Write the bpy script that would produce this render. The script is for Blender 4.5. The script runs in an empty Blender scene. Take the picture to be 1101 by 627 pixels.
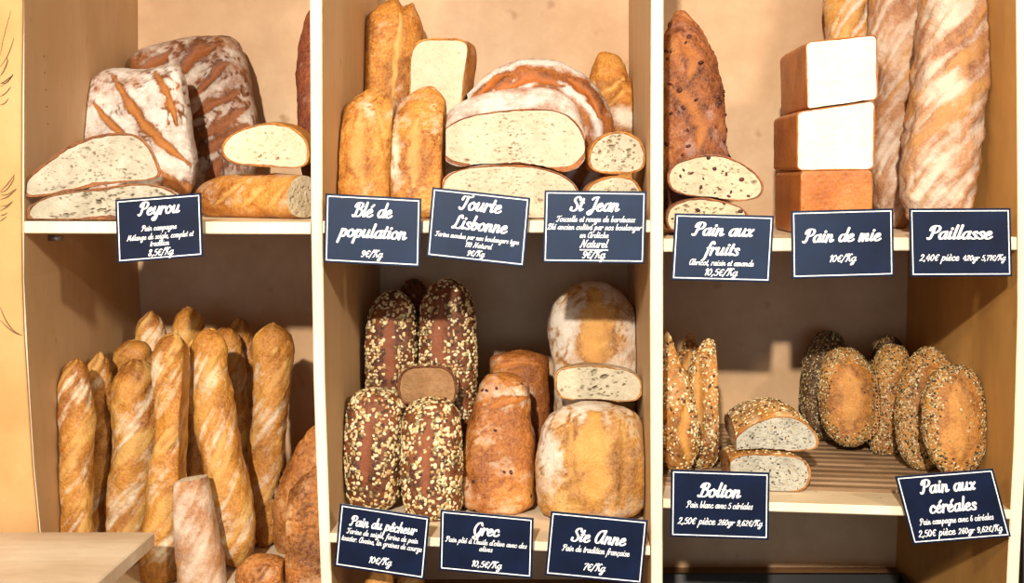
import bpy, math, random
import numpy as np
from mathutils import Vector

random.seed(7)
rng = np.random.default_rng(11)
C = bpy.context.scene.collection
EYE, CAMD, FPX, PX0, PY0 = 1.6, 1.25, 1250.0, 600.0, 190.0
D = 0.395                      # inner depth of the shelving

# ------------------------------------------------------------------ helpers
def P(px, py, d):
    s = (CAMD + d) / FPX
    return np.array([(px - PX0) * s, d, EYE + (PY0 - py) * s])

def PP(px, py, d):
    px, py, d = np.broadcast_arrays(np.asarray(px, float), np.asarray(py, float), np.asarray(d, float))
    s = (CAMD + d) / FPX
    return np.stack([(px - PX0) * s, d, EYE + (PY0 - py) * s], -1)

def proj(V):
    s = FPX / (V[..., 1] + CAMD)
    return PX0 + V[..., 0] * s, PY0 - (V[..., 2] - EYE) * s

def lin(c):
    if isinstance(c, str):
        c = tuple(int(c[i:i + 2], 16) for i in (0, 2, 4))
    return tuple(((x / 255) / 12.92 if x / 255 <= .04045 else ((x / 255 + .055) / 1.055) ** 2.4) for x in c) + (1.0,)

_perm = np.random.default_rng(5).permutation(256)
_perm = np.concatenate([_perm, _perm, _perm])
_grad = np.random.default_rng(6).normal(size=(256, 3))
_grad /= np.linalg.norm(_grad, axis=1)[:, None]

def noise(p):
    p = np.asarray(p, float)
    i = np.floor(p).astype(int); f = p - i
    i &= 255
    u = f * f * f * (f * (f * 6 - 15) + 10)
    out = 0
    for dx in (0, 1):
        for dy in (0, 1):
            for dz in (0, 1):
                h = _perm[_perm[_perm[(i[..., 0] + dx) & 255] + ((i[..., 1] + dy) & 255)] + ((i[..., 2] + dz) & 255)]
                g = _grad[h]
                dot = g[..., 0] * (f[..., 0] - dx) + g[..., 1] * (f[..., 1] - dy) + g[..., 2] * (f[..., 2] - dz)
                w = (u[..., 0] if dx else 1 - u[..., 0]) * (u[..., 1] if dy else 1 - u[..., 1]) * (u[..., 2] if dz else 1 - u[..., 2])
                out = out + w * dot
    return out * 1.5

def fbm(p, o=4, gain=.5):
    r = 0; a = 1.0; p = np.asarray(p, float)
    for k in range(o):
        r = r + a * noise(p + 17.3 * k); p = p * 2.03; a *= gain
    return r

def sstep(a, b, x):
    t = np.clip((x - a) / (b - a), 0, 1)
    return t * t * (3 - 2 * t)

def link(o, parent=None):
    C.objects.link(o)
    if parent: o.parent = parent
    return o

def tag(o, label=None, cat=None, group=None, kind=None):
    if label: o['label'] = label
    if cat: o['category'] = cat
    if group: o['group'] = group
    if kind: o['kind'] = kind
    return o

def empty(name, loc):
    o = bpy.data.objects.new(name, None)
    o.empty_display_size = .02
    o.location = loc
    return link(o)

BREADMATS = set()
def mesh_obj(name, V, F, mats, parent=None, loc=None, smooth=True, attrs=None, midx=None):
    """V in world coordinates; the object's origin is loc (or the parent's)."""
    org = np.array(loc if loc is not None and not parent else (0, 0, 0), float)
    q = parent
    while q: org += np.array(q.location); q = q.parent
    me = bpy.data.meshes.new(name)
    V = np.asarray(V, float).reshape(-1, 3).copy()
    if isinstance(mats, bpy.types.Material) and mats.name in BREADMATS: V = confine(V)
    V = V - org
    me.from_pydata(V.tolist(), [], [list(map(int, f)) for f in F])
    if not isinstance(mats, (list, tuple)): mats = [mats]
    for m in mats: me.materials.append(m)
    if smooth: me.polygons.foreach_set('use_smooth', np.ones(len(me.polygons), bool))
    if midx is not None: me.polygons.foreach_set('material_index', np.asarray(midx, np.int32))
    for k, a in (attrs or {}).items():
        at = me.attributes.new(k, 'FLOAT', 'POINT')
        at.data.foreach_set('value', np.asarray(a, np.float32).ravel())
    me.update()
    o = bpy.data.objects.new(name, me)
    if not parent: o.location = org
    return link(o, parent)

def vnormals(V, F):
    n = np.zeros_like(V)
    Q = np.array([f if len(f) == 4 else list(f) + [f[-1]] for f in F])
    fn = np.cross(V[Q[:, 2]] - V[Q[:, 0]], V[Q[:, 3]] - V[Q[:, 1]])
    for k in range(4): np.add.at(n, Q[:, k], fn)
    l = np.linalg.norm(n, axis=1); l[l == 0] = 1
    return n / l[:, None]

def catmull(pts, n, closed=False):
    pts = np.asarray(pts, float)
    m = len(pts)
    if closed: ext = np.concatenate([pts[-1:], pts, pts[:2]]); segs = m
    else: ext = np.concatenate([2 * pts[:1] - pts[1:2], pts, 2 * pts[-1:] - pts[-2:-1]]); segs = m - 1
    u = np.linspace(0, segs, n, endpoint=not closed)
    i = np.minimum(u.astype(int), segs - 1); f = (u - i)[:, None]
    a, b, c, d = ext[i], ext[i + 1], ext[i + 2], ext[i + 3]
    return .5 * (2 * b + (c - a) * f + (2 * a - 5 * b + 4 * c - d) * f ** 2 + (3 * b - a - 3 * c + d) * f ** 3)

def resample(pts, n):
    q = np.concatenate([pts, pts[:1]])
    s = np.concatenate([[0], np.cumsum(np.linalg.norm(np.diff(q, axis=0), axis=1))])
    u = np.linspace(0, s[-1], n, endpoint=False)
    return np.stack([np.interp(u, s, q[:, k]) for k in range(q.shape[1])], -1)

def segdist(x, y, poly):
    best = np.full(np.shape(x), 1e9); along = np.zeros(np.shape(x))
    L = 0; T = sum(math.dist(poly[i], poly[i + 1]) for i in range(len(poly) - 1))
    for (x0, y0), (x1, y1) in zip(poly[:-1], poly[1:]):
        dx, dy = x1 - x0, y1 - y0; l2 = dx * dx + dy * dy + 1e-9
        t = np.clip(((x - x0) * dx + (y - y0) * dy) / l2, 0, 1)
        dd = np.hypot(x - x0 - t * dx, y - y0 - t * dy)
        m = dd < best
        best = np.where(m, dd, best); along = np.where(m, (L + t * math.sqrt(l2)) / T, along)
        L += math.sqrt(l2)
    return best, along

# ------------------------------------------------------------------ materials
class NT:
    def __init__(s, name):
        s.m = bpy.data.materials.new(name); s.m.use_nodes = True
        s.t = s.m.node_tree; s.b = s.t.nodes['Principled BSDF']
    def n(s, typ, **kw):
        x = s.t.nodes.new(typ)
        for k, v in kw.items():
            if k in x.inputs: x.inputs[k].default_value = v
            else: setattr(x, k, v)
        return x
    def l(s, a, b): s.t.links.new(a, b)
    def tex(s, scale, detail=5, rough=.6, stretch=None, dist=0.0):
        tc = s.n('ShaderNodeTexCoord'); out = tc.outputs['Object']
        if stretch:
            mp = s.n('ShaderNodeMapping'); mp.inputs['Scale'].default_value = stretch
            s.l(out, mp.inputs[0]); out = mp.outputs[0]
        x = s.n('ShaderNodeTexNoise'); x.inputs['Scale'].default_value = scale
        x.inputs['Detail'].default_value = detail; x.inputs['Roughness'].default_value = rough
        x.inputs['Distortion'].default_value = dist
        s.l(out, x.inputs['Vector']); return x.outputs['Fac']
    def math(s, op, a, b=0.0, c=None, clamp=False):
        x = s.n('ShaderNodeMath', operation=op, use_clamp=clamp)
        for i, v in enumerate((a, b) if c is None else (a, b, c)):
            if isinstance(v, (int, float)): x.inputs[i].default_value = v
            else: s.l(v, x.inputs[i])
        return x.outputs[0]
    def ramp(s, fac, stops):
        r = s.n('ShaderNodeValToRGB'); e = r.color_ramp.elements
        while len(e) < len(stops): e.new(.5)
        for el, (p, c) in zip(e, stops): el.position = p; el.color = lin(c)
        s.l(fac, r.inputs[0]); return r.outputs[0]
    def mix(s, fac, a, b):
        x = s.n('ShaderNodeMix', data_type='RGBA')
        for i, v in ((0, fac), (6, a), (7, b)):
            if isinstance(v, (int, float)): x.inputs[i].default_value = v
            elif isinstance(v, (tuple, str)): x.inputs[i].default_value = lin(v)
            else: s.l(v, x.inputs[i])
        return x.outputs[2]
    def attr(s, name):
        return s.n('ShaderNodeAttribute', attribute_name=name).outputs['Fac']
    def bump(s, h, strength, dist):
        x = s.n('ShaderNodeBump'); x.inputs['Strength'].default_value = strength; x.inputs['Distance'].default_value = dist
        s.l(h, x.inputs['Height']); s.l(x.outputs[0], s.b.inputs['Normal'])
    def done(s, col, rough=.6, spec=.3):
        if isinstance(col, (str, tuple)): s.b.inputs['Base Color'].default_value = lin(col)
        else: s.l(col, s.b.inputs['Base Color'])
        s.b.inputs['Roughness'].default_value = rough
        s.b.inputs['Specular IOR Level'].default_value = spec
        return s.m

def crust_mat(name, dark, mid, light, slash='d9963f', flour='f2e6d2', rough=.5, bump=.75, fine=120):
    t = NT(name)
    n1 = t.tex(22, 6, .65)
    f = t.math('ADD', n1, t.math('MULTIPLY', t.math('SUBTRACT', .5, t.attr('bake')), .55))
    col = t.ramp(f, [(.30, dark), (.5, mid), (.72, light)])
    n3 = t.tex(fine * 2.6, 3, .7)
    sp = t.ramp(n3, [(.36, dark), (.62, light)])
    col = t.mix(.34, col, sp)
    n2 = t.tex(fine, 4, .75)
    sl = t.math('MULTIPLY', t.attr('slash'), t.math('MULTIPLY_ADD', n2, 1.4, .2), clamp=True)
    n1b = t.tex(60, 4, .7)
    scol = t.mix(t.math('MULTIPLY_ADD', n1b, 2.2, -.75, clamp=True), slash, mid)
    col = t.mix(sl, col, scol)
    fl = t.math('MULTIPLY_ADD', t.attr('flour'), 2.0, t.math('MULTIPLY', n2, -1.6))
    fl = t.math('MULTIPLY', t.math('ADD', fl, .35, clamp=True), .92)
    col = t.mix(fl, col, flour)
    t.bump(t.math('ADD', t.math('MULTIPLY', n2, .8), t.math('MULTIPLY', n3, .4)), bump, .0035)
    return t.done(col, rough, .35)

def crumb_mat(name, c0, c1, hole, bump=.6, scale=190):
    t = NT(name)
    n = t.tex(38, 5, .65)
    col = t.ramp(n, [(.32, c0), (.66, c1)])
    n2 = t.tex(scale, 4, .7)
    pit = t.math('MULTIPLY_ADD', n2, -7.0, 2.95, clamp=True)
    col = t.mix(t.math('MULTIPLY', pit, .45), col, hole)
    col = t.mix(t.math('MULTIPLY', t.attr('hole'), .92, clamp=True), col, hole)  # darker hole walls, deepened further to paint in the dents' shade
    t.bump(n2, bump, .003)
    return t.done(col, .75, .2)

def wood_mat(name, c0, c1, c2, stretch=(1, 1, 6), scale=7, rough=.55, spots=True):
    t = NT(name)
    n = t.tex(scale, 6, .6, stretch)
    col = t.ramp(n, [(.3, c0), (.52, c1), (.72, c2)])
    n2 = t.tex(scale * 9, 4, .7, stretch)
    col = t.mix(t.math('MULTIPLY_ADD', n2, .9, -.32, clamp=True), col, c0)
    if spots:
        n3 = t.tex(34, 2, .5)
        col = t.mix(t.math('MULTIPLY_ADD', n3, 9.0, -6.2, clamp=True), col, c0)
    t.bump(n2, .12, .002)
    return t.done(col, rough, .3)

def plain(name, col, rough=.5, metal=0.0, spec=.5):
    t = NT(name); t.b.inputs['Metallic'].default_value = metal
    return t.done(col, rough, spec)

M = {}
M['board'] = wood_mat('birch_plywood', 'b89468', 'c9a67b', 'd4b48c', (1, 1, .35), 6)
M['back'] = wood_mat('birch_back_panel', 'a98158', 'c6a27a', 'd2b38e', (.6, 1, .6), 5)
M['warm'] = wood_mat('golden_side_panel', 'a8783f', 'c4924f', 'd0a060', (1, 1, .35), 6)
M['edge'] = wood_mat('pale_board_edge', 'e6d3ae', 'f0e0c0', 'f6e9cd', (1, 1, .3), 16, spots=False)
M['shelf'] = wood_mat('pale_shelf_wood', 'd8bf97', 'e8d3b0', 'f0dfc0', (.3, 1, 1), 14, spots=False)
M['slat'] = wood_mat('worn_slatted_wood', '6e5339', '8d6f50', 'a98b6b', (.15, 1, 1), 26, .5, False)
M['lowboard'] = wood_mat('dark_stained_wood', '6b4a2c', '85603b', '9a7248', (.4, 1, 1), 9)
M['counter'] = wood_mat('grey_washed_oak', 'b89c7c', 'dcc6a8', 'e8d8be', (.25, 1, 1), 13, .5, False)
M['dark'] = plain('dark_painted_panel', '2a2420', .6)
M['black'] = plain('black_steel', '1c1a18', .35, .6)
M['peg'] = plain('steel_peg', '9a9a98', .35, .9)
def plaster():
    t = NT('ochre_plaster'); n = t.tex(5, 6, .6)
    col = t.ramp(n, [(.3, 'b98850'), (.52, 'cb9d66'), (.74, 'd6ae7c')])
    t.bump(t.tex(45, 5, .6), .25, .004); return t.done(col, .8, .2)
M['plaster'] = plaster()
M['paint'] = plain('dark_paint_line', '6a4f2a', .7)
def card():
    t = NT('navy_laminate'); n = t.tex(40, 3, .5)
    col = t.ramp(n, [(.3, '071127'), (.7, '0b1936')])
    t.b.inputs['Coat Weight'].default_value = .25; t.b.inputs['Coat Roughness'].default_value = .1
    t.bump(t.tex(16, 2, .5), .06, .004)
    return t.done(col, .3, .3)
M['card'] = card()
M['print'] = plain('white_print', 'f4f4f0', .5)
M['clip'] = plain('grey_plastic_clip', '8f9296', .4)
M['floor'] = plain('grey_floor', '8b7f72', .6)

CR = {
 'country': crust_mat('country_crust', '5a3018', '96572a', 'b87b43', 'b4742f', 'd8cfc2'),
 'leaf':    crust_mat('dark_country_crust', '4c2815', '834a24', 'a56c3c', '8f4f22', 'cfc2b0'),
 'golden':  crust_mat('golden_crust', '86430f', 'c07a2c', 'dca654', 'e2ba70', 'e4d4ba'),
 'baguette': crust_mat('baguette_crust', '844814', 'b8782c', 'd29c4c', 'dcb468', 'e2cfae'),
 'pale':    crust_mat('pale_twisted_crust', '855032', 'ab7850', 'c4966c', 'cc964e', 'd2bda6'),
 'tourte':  crust_mat('tourte_crust', '5c2c14', '9a5424', 'bd7a36', 'bd6c2a', 'e0d8cc'),
 'fruit':   crust_mat('fruit_loaf_crust', '4a221a', '92502c', 'c07e44', 'c6803a', 'b0948a', bump=.9),
 'red':     crust_mat('red_brown_crust', '5c2a1a', '8c482a', 'a8603a', 'b46c3c', 'c4a890', bump=.9),
 'mie':     crust_mat('tin_loaf_crust', '944c1a', 'b4682a', 'c98040', 'c88442', 'd0a068', .42, .15),
 'seed':    crust_mat('seeded_crust', '40200f', '6e3c1e', '92522a', '96502a', 'c0a080'),
 'grec':    crust_mat('olive_loaf_crust', '743610', 'a86226', 'ca8c46', 'bf7a30', 'd8c8ac'),
 'anne':    crust_mat('white_loaf_crust', '7e4818', 'b67c34', 'd8ae6c', 'd49c4c', 'd6c9b6'),
 'rustic':  crust_mat('rustic_crust', '5e2e0e', 'a8642a', 'cc9050', 'ac6626', 'd8b688', bump=1.0, fine=90),
 'cereal':  crust_mat('cereal_loaf_crust', '6a3a14', 'a86a2a', 'cc9248', 'd09a4c', 'd8c4a0'),
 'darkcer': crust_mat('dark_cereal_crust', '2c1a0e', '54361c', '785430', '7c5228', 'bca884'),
}
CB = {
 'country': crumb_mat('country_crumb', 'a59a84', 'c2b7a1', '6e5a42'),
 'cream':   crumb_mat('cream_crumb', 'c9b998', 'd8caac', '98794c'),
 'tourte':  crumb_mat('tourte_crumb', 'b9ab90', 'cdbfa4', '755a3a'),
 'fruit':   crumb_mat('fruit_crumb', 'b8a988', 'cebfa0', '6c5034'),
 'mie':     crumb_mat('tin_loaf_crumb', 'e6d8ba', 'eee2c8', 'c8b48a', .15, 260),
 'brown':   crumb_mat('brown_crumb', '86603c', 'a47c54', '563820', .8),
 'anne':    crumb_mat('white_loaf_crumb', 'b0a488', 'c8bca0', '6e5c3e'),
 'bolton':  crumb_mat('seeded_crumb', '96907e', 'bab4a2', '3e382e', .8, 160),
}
def seed_mat(name, stops):
    t = NT(name)
    r = t.ramp(t.attr('tone'), stops); r.node.color_ramp.interpolation = 'CONSTANT'
    return t.done(r, .5, .35)
SD = {
 'oat':  seed_mat('oat_and_flax_seeds', [(0, '4a3020'), (.22, '8f8458'), (.34, 'b08c58'), (.5, 'cdb684'), (.8, 'dfcda2')]),
 'dark': seed_mat('dark_mixed_seeds', [(0, '2c2018'), (.4, '4c3a26'), (.62, '84683e'), (.85, 'c0a268')]),
 'mixed': seed_mat('sesame_and_poppy_seeds', [(0, '2e241a'), (.24, '6a5634'), (.42, '94794a'), (.66, 'b39c70'), (.88, 'cfbf98')]),
 'raisin': seed_mat('raisins', [(0, '3a1a12'), (.5, '55281a')]),
}

# ------------------------------------------------------------------ bread geometry
def tube(spine, kd=.9, ns=2.3, cap=(.18, .18), nu=90, nv=88, roundp=2.0):
    """spine rows (px, py, d, half width in px); axis roughly in the picture plane."""
    sp = np.array(spine, float)
    cen = np.array([P(a, b, c) for a, b, c, _ in sp])
    hw = sp[:, 3] * (CAMD + sp[:, 2]) / FPX
    q = np.linspace(0, 1, nu)
    t = .5 - .5 * np.cos(q * math.pi)
    e0 = cap[0] <= 0; e1 = cap[1] <= 0
    if e0 and not e1: t = np.sin(q * math.pi / 2)
    if e1 and not e0: t = 1 - np.cos(q * math.pi / 2)
    dense = catmull(np.concatenate([cen, hw[:, None]], 1), 400)
    s = np.concatenate([[0], np.cumsum(np.linalg.norm(np.diff(dense[:, :3], axis=0), axis=1))])
    L = s[-1]; u = s / L
    c = np.stack([np.interp(t, u, dense[:, k]) for k in range(3)], -1)
    r = np.interp(t, u, dense[:, 3])
    if not e0: r = r * np.where(t < cap[0], (1 - np.clip((cap[0] - t) / cap[0], 0, 1) ** roundp) ** (1 / roundp), 1)
    if not e1: r = r * np.where(t > 1 - cap[1], (1 - np.clip((t - 1 + cap[1]) / cap[1], 0, 1) ** roundp) ** (1 / roundp), 1)
    r = np.maximum(r, 1e-5)
    tan = np.gradient(c, axis=0); tan /= np.linalg.norm(tan, axis=1)[:, None]
    side = np.cross(tan, np.array([0, 1.0, 0])); side /= np.linalg.norm(side, axis=1)[:, None]
    front = np.cross(side, tan)
    flip = np.where(front[:, 1] > 0, -1, 1)[:, None]; front = front * flip
    th = np.linspace(0, 2 * math.pi, nv, endpoint=False)
    cx, sx = np.cos(th), np.sin(th)
    a = np.sign(cx) * np.abs(cx) ** (2 / ns); b = np.sign(sx) * np.abs(sx) ** (2 / ns)
    V = c[:, None] + side[:, None] * (a[None, :, None] * r[:, None, None]) + front[:, None] * (b[None, :, None] * r[:, None, None] * kd)
    F = []
    for i in range(nu - 1):
        for j in range(nv):
            k = (j + 1) % nv
            F.append((i * nv + j, i * nv + k, (i + 1) * nv + k, (i + 1) * nv + j))
    # orientation
    V = V.reshape(-1, 3)
    T = np.repeat(t, nv); TH = np.tile(th, nu)
    N = vnormals(V, F)
    out = V - np.repeat(c, nv, 0)
    if (N * out).sum() < 0:
        F = [f[::-1] for f in F]
    if not e0: F.append(tuple(range(nv)))
    if not e1: F.append(tuple(reversed(range((nu - 1) * nv, nu * nv))))
    return dict(V=V, F=F, t=T, th=TH, L=L, nv=nv, nu=nu, rb=float(r.max()))

def outline(poly, n=150, smooth=2):
    p = np.array(poly, float)
    for _ in range(smooth):
        q = .75 * p + .25 * np.roll(p, -1, 0); r = .25 * p + .75 * np.roll(p, -1, 0)
        p = np.stack([q, r], 1).reshape(-1, 2)
    p = resample(p, n)
    a = np.sum(p[:, 0] * np.roll(p[:, 1], -1) - np.roll(p[:, 0], -1) * p[:, 1])
    return p if a > 0 else p[::-1]

def plane(pts, d, lean, yaw, ybase, xc):
    dd = d + lean * (ybase - pts[..., 1]) * .001 + yaw * (pts[..., 0] - xc) * .001
    return PP(pts[..., 0], pts[..., 1], dd)

def slab(poly, d, tf, tb, nf=3.5, nb=2.5, lean=0., yaw=0., n=150, smooth=2, back=(0, 0, 0), rings=40, grow=1.0):
    """closed loaf whose outline against the picture plane is poly, domed tf to the front and tb to the back."""
    o = outline(poly, n, smooth); c = o.mean(0); yb = o[:, 1].max()
    W = plane(o, d, lean, yaw, yb, c[0]); Wc = plane(c[None], d, lean, yaw, yb, c[0])[0]
    nrm = np.array([yaw, -1, -lean]); nrm = nrm / np.linalg.norm(nrm)
    q = np.linspace(0, 1, rings); rr = 1 - (1 - q) ** 1.6
    rows = []
    for r in rr[1:]: rows.append(Wc + (W - Wc) * r + nrm * tf * (1 - r ** nf) ** (1 / nf) if r < 1 else W)
    q2 = np.linspace(0, 1, 14)[:-1]; rb = (1 - q2 ** 1.8)[::1]
    bk = np.array(back)
    for r in rb[1:]:
        h = (1 - r ** nb) ** (1 / nb); rows.append(Wc + (W - Wc) * r - nrm * tb * h + bk * h)
    V = np.concatenate([[Wc + nrm * tf]] + rows + [[Wc - nrm * tb + bk]])
    F = []
    for j in range(n): F.append((0, 1 + (j + 1) % n, 1 + j))
    m = len(rows)
    for i in range(m - 1):
        for j in range(n):
            k = (j + 1) % n
            F.append((1 + i * n + j, 1 + i * n + k, 1 + (i + 1) * n + k, 1 + (i + 1) * n + j))
    last = len(V) - 1
    for j in range(n): F.append((1 + (m - 1) * n + j, 1 + (m - 1) * n + (j + 1) % n, last))
    N = vnormals(V, F)
    if (N[:n * 20] @ nrm).sum() < 0: F = [f[::-1] for f in F]
    return dict(V=V, F=F)

def half(poly, d, depth, lean=0., yaw=0., n=170, smooth=2, back=(0, 0, 0), nb=2.6, swell=(0, 0), rim=2.6, rimb=0., rings=30):
    """crust shell of a cut loaf, open at the cut face; returns shell and the inner rim outline."""
    o = outline(poly, n, smooth); c = o.mean(0); yb = o[:, 1].max()
    W = plane(o, d, lean, yaw, yb, c[0]); Wc = plane(c[None], d, lean, yaw, yb, c[0])[0]
    ax = np.array([-yaw * .4, 1, lean]); ax = ax / np.linalg.norm(ax)
    zb = W[:, 2].min()
    r_ = np.linalg.norm(W - Wc, axis=1); dn = np.clip((Wc[2] - W[:, 2]) / (Wc[2] - zb), 0, 1) ** 2
    mm = (rim + rimb * dn) * .001 * (1 + .35 * fbm(W * 90, 2))
    k1 = (1 - mm / r_)[:, None]; k2 = (1 - .35 * mm / r_)[:, None]
    inner = Wc + (W - Wc) * k1 + ax * .0012
    rows = [inner, Wc + (W - Wc) * k2 - ax * .0006, W]
    for f in np.linspace(0, 1, rings)[1:]:
        f = 1 - (1 - f) ** 1.35 if nb < 6 else f
        s = max(1 - f ** nb, 1e-4) ** (1 / nb)
        ctr = Wc.copy(); ctr[2] = .45 * Wc[2] + .55 * zb
        row = ctr + (W - ctr) * s
        row[:, 2] += (row[:, 2] - zb) * swell[1] * math.sin(math.pi * min(1, f * 1.4)) * (W[:, 2] > Wc[2])
        row[:, 0] = Wc[0] + (row[:, 0] - Wc[0]) * (1 + swell[0] * math.sin(math.pi * min(1, f * 1.4)))
        rows.append(row + ax * depth * f + np.array(back) * f)
    V = np.concatenate(rows); m = len(rows); F = []
    for i in range(m - 1):
        for j in range(n):
            k = (j + 1) % n
            F.append((i * n + j, i * n + k, (i + 1) * n + k, (i + 1) * n + j))
    F.append(tuple(range((m - 1) * n, m * n)))
    N = vnormals(V, F[:-1])
    if ((V - V.mean(0)) * N).sum() < 0: F = [f[::-1] for f in F]
    return dict(V=V, F=F), inner, -ax

def crumb_disc(ring, nrm, holes=60, rmin=.6, rmax=3.0, depth=1.0, rings=44, dome=0., seed=0, big=0):
    """crumb face filling a closed 3D ring: pits are real dents, their shade also painted through the hole mask."""
    n = len(ring); c = ring.mean(0); r_ = np.random.default_rng(seed)
    rr = np.linspace(1, 0, rings)[:-1]
    V = np.concatenate([c + (ring - c) * r for r in rr] + [[c]])
    R = np.concatenate([np.full(n, r) for r in rr] + [[0]])
    nrm = nrm / np.linalg.norm(nrm)
    a = np.cross(nrm, [0, 0, 1.0]); a /= np.linalg.norm(a); b = np.cross(a, nrm)
    X = (V - c) @ a; Y = (V - c) @ b
    _q = np.stack([X, Y, X * 0 + seed * 1.9], -1)
    X0, Y0 = X, Y; X = X + .0016 * fbm(_q * 210, 2); Y = Y + .0012 * fbm(_q * 210 + 31, 2)
    holes = int(holes * 2.0); lim_ = r_.uniform(.35, 1, holes)
    hole = np.zeros(len(V)); disp = np.zeros(len(V))
    wide = X.max() - X.min(); high = Y.max() - Y.min()
    for i in range(holes):
        u = r_.uniform(0, 1); ang = r_.uniform(0, 2 * math.pi); rad = math.sqrt(u) * .93
        ri = ring[int(ang / (2 * math.pi) * n) % n]
        hx = ((ri - c) @ a) * rad; hy = ((ri - c) @ b) * rad
        rad = (rmin + (rmax - rmin) * r_.uniform() ** 2.3) * .001
        if i < big: rad = rmax * .001 * r_.uniform(1.2, 1.9)
        e = r_.uniform(.35, .85); an = r_.normal() * .45; ca, sa = math.cos(an), math.sin(an)
        px = (X - hx) * ca + (Y - hy) * sa; py = (-(X - hx) * sa + (Y - hy) * ca) / e
        g = np.clip(1 - (px ** 2 + py ** 2) / rad ** 2, 0, 1)
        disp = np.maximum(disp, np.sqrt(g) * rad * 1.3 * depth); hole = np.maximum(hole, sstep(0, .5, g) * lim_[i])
    edge = sstep(1.0, .9, R)
    fb = fbm(np.stack([X0, Y0, X * 0 + seed * 3.7], -1) * 160, 3) * .0006
    V = V - nrm * (disp * edge)[:, None] + nrm * ((fb * edge) + dome * (1 - R ** 2))[:, None]
    F = []
    m = rings - 1
    for i in range(m - 1):
        for j in range(n):
            kk = (j + 1) % n
            F.append((i * n + j, i * n + kk, (i + 1) * n + kk, (i + 1) * n + j))
    for j in range(n): F.append(((m - 1) * n + j, (m - 1) * n + (j + 1) % n, len(V) - 1))
    N = vnormals(V, F)
    if (N @ nrm).sum() < 0: F = [f[::-1] for f in F]
    return V, F, hole

def bake(g, sd=0, bumps=((1.2, 30, 3), (.5, 110, 3)), fine=.22, ears=(), slash=(), flour=0., flourn=.35, flours=26, flourp=(), bakep=(), bk=.5,
         spiral=None, tips=0., crack=None, rings=None):
    """displace the loaf and work out its flour, slash and bake masks."""
    V, F = g['V'], g['F']
    N = vnormals(V, [f for f in F if len(f) <= 4])
    x, y = proj(V)
    facing = sstep(-.15, .35, -N[:, 1])
    off = np.array([sd * 7.31, sd * 3.17, sd * 1.73])
    disp = np.zeros(len(V)); sl = np.zeros(len(V))
    for a, s, o in bumps: disp += fbm(V * s + off, o) * a * .001
    disp += fine * .001 * fbm(V * 300 + off, 2)
    for (ex, ew, em) in ears: V = V + np.array([0, 0, 1.]) * (em * .001 * np.exp(-((x - ex) / ew) ** 2) * sstep(.86, .98, g['t']))[:, None]
    wob = fbm(V * 55 + off, 3)
    fl = flour + flourn * fbm(V * flours + off + 9, 4)
    bak = bk + .35 * fbm(V * 14 + off + 3, 3)
    for s in slash:
        poly, w, dep = s[0], s[1], s[2]; val = s[3] if len(s) > 3 else 1.; lip = s[4] if len(s) > 4 else .6
        dd, al = segdist(x + wob * 2.0, y + wob[::1] * 2.0, poly)
        ww = w * np.clip(np.sin(np.clip(al, .03, .97) * math.pi) * 1.5, .35, 1) * (1 + .5 * wob)
        ww = np.maximum(ww, .4)
        k = np.exp(-(dd / ww) ** 2) * facing; kl = np.exp(-((dd - 1.7 * ww) / (.6 * ww + .3)) ** 2) * facing
        disp += (-dep * k + lip * dep * kl) * .001
        sl = np.maximum(sl, val * sstep(.15, .75, k)); fl = fl - 1.3 * k
        bak = bak + .25 * kl
    for (cx, cy, rx, ry, v) in flourp:
        k = np.exp(-(((x - cx) / rx) ** 2 + ((y - cy) / ry) ** 2)); fl = fl + v * k
    for (cx, cy, rx, ry, v) in bakep:
        k = np.exp(-(((x - cx) / rx) ** 2 + ((y - cy) / ry) ** 2)); bak = bak + v * k
    if rings:
        cx, cy, rad, wd, v = rings
        rad_ = np.hypot(x - cx, (y - cy)) + wob * 3
        for rr in rad: fl = fl + v * np.exp(-((rad_ - rr) / wd) ** 2)
    if spiral:
        pitch, amp, v, st = spiral
        rb = g.get('rb', .022)
        aa = ((g['th'] + math.pi / 2) % (2 * math.pi) - math.pi) * rb; bb = g['t'] * g['L']
        ph = math.radians(52); p_ = aa * math.cos(ph) + bb * math.sin(ph); q_ = -aa * math.sin(ph) + bb * math.cos(ph)
        lobe = np.sin(q_ * 2 * math.pi / pitch + wob * 1.4 + sd)
        S = fbm(np.stack([p_ * 11, q_ * 120, p_ * 0 + sd * 3.3], -1), 3)
        S2 = fbm(np.stack([p_ * 9, q_ * 42, p_ * 0 + sd * 5.1], -1), 3)
        disp += amp * .001 * (lobe * .8 + S2 * .55 + S * st)
        fl = fl - v * (S * .75 + S2 * .4) - .08 * lobe * v
        sl = np.maximum(sl, sstep(.08, .45, S2 * .8 + lobe * .22 + S * .3) * .8)
        bak = bak + .22 * S2 + .2 * np.abs(S)
    if tips and 't' in g:
        e = sstep(.14, 0, g['t']) + sstep(.86, 1, g['t']); bak = bak + tips * e; fl = fl - .4 * e
    if crack:
        s, dep = crack
        wv = V + .004 * np.stack([fbm(V * 60 + off + k_ * 9, 2) for k_ in range(3)], -1)
        rdg = np.abs(noise(wv * s + off)); k = sstep(.11, .0, rdg) * sstep(-.25, .2, noise(V * s * .45 + off + 5))
        rdg2 = np.abs(noise(wv * s * 2.1 + off + 40)); k = np.maximum(k, .7 * sstep(.12, .0, rdg2) * sstep(-.05, .35, noise(V * s * .7 + off + 8)))
        disp -= dep * .001 * k; bak = bak + .45 * k; fl = fl - .55 * k
    g['V'] = V + N * disp[:, None]
    g['a'] = dict(slash=np.clip(sl, 0, 1), flour=np.clip(fl, 0, 1), bake=np.clip(bak, 0, 1))
    g['N'] = N; g['px'] = x; g['py'] = y
    return g

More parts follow.
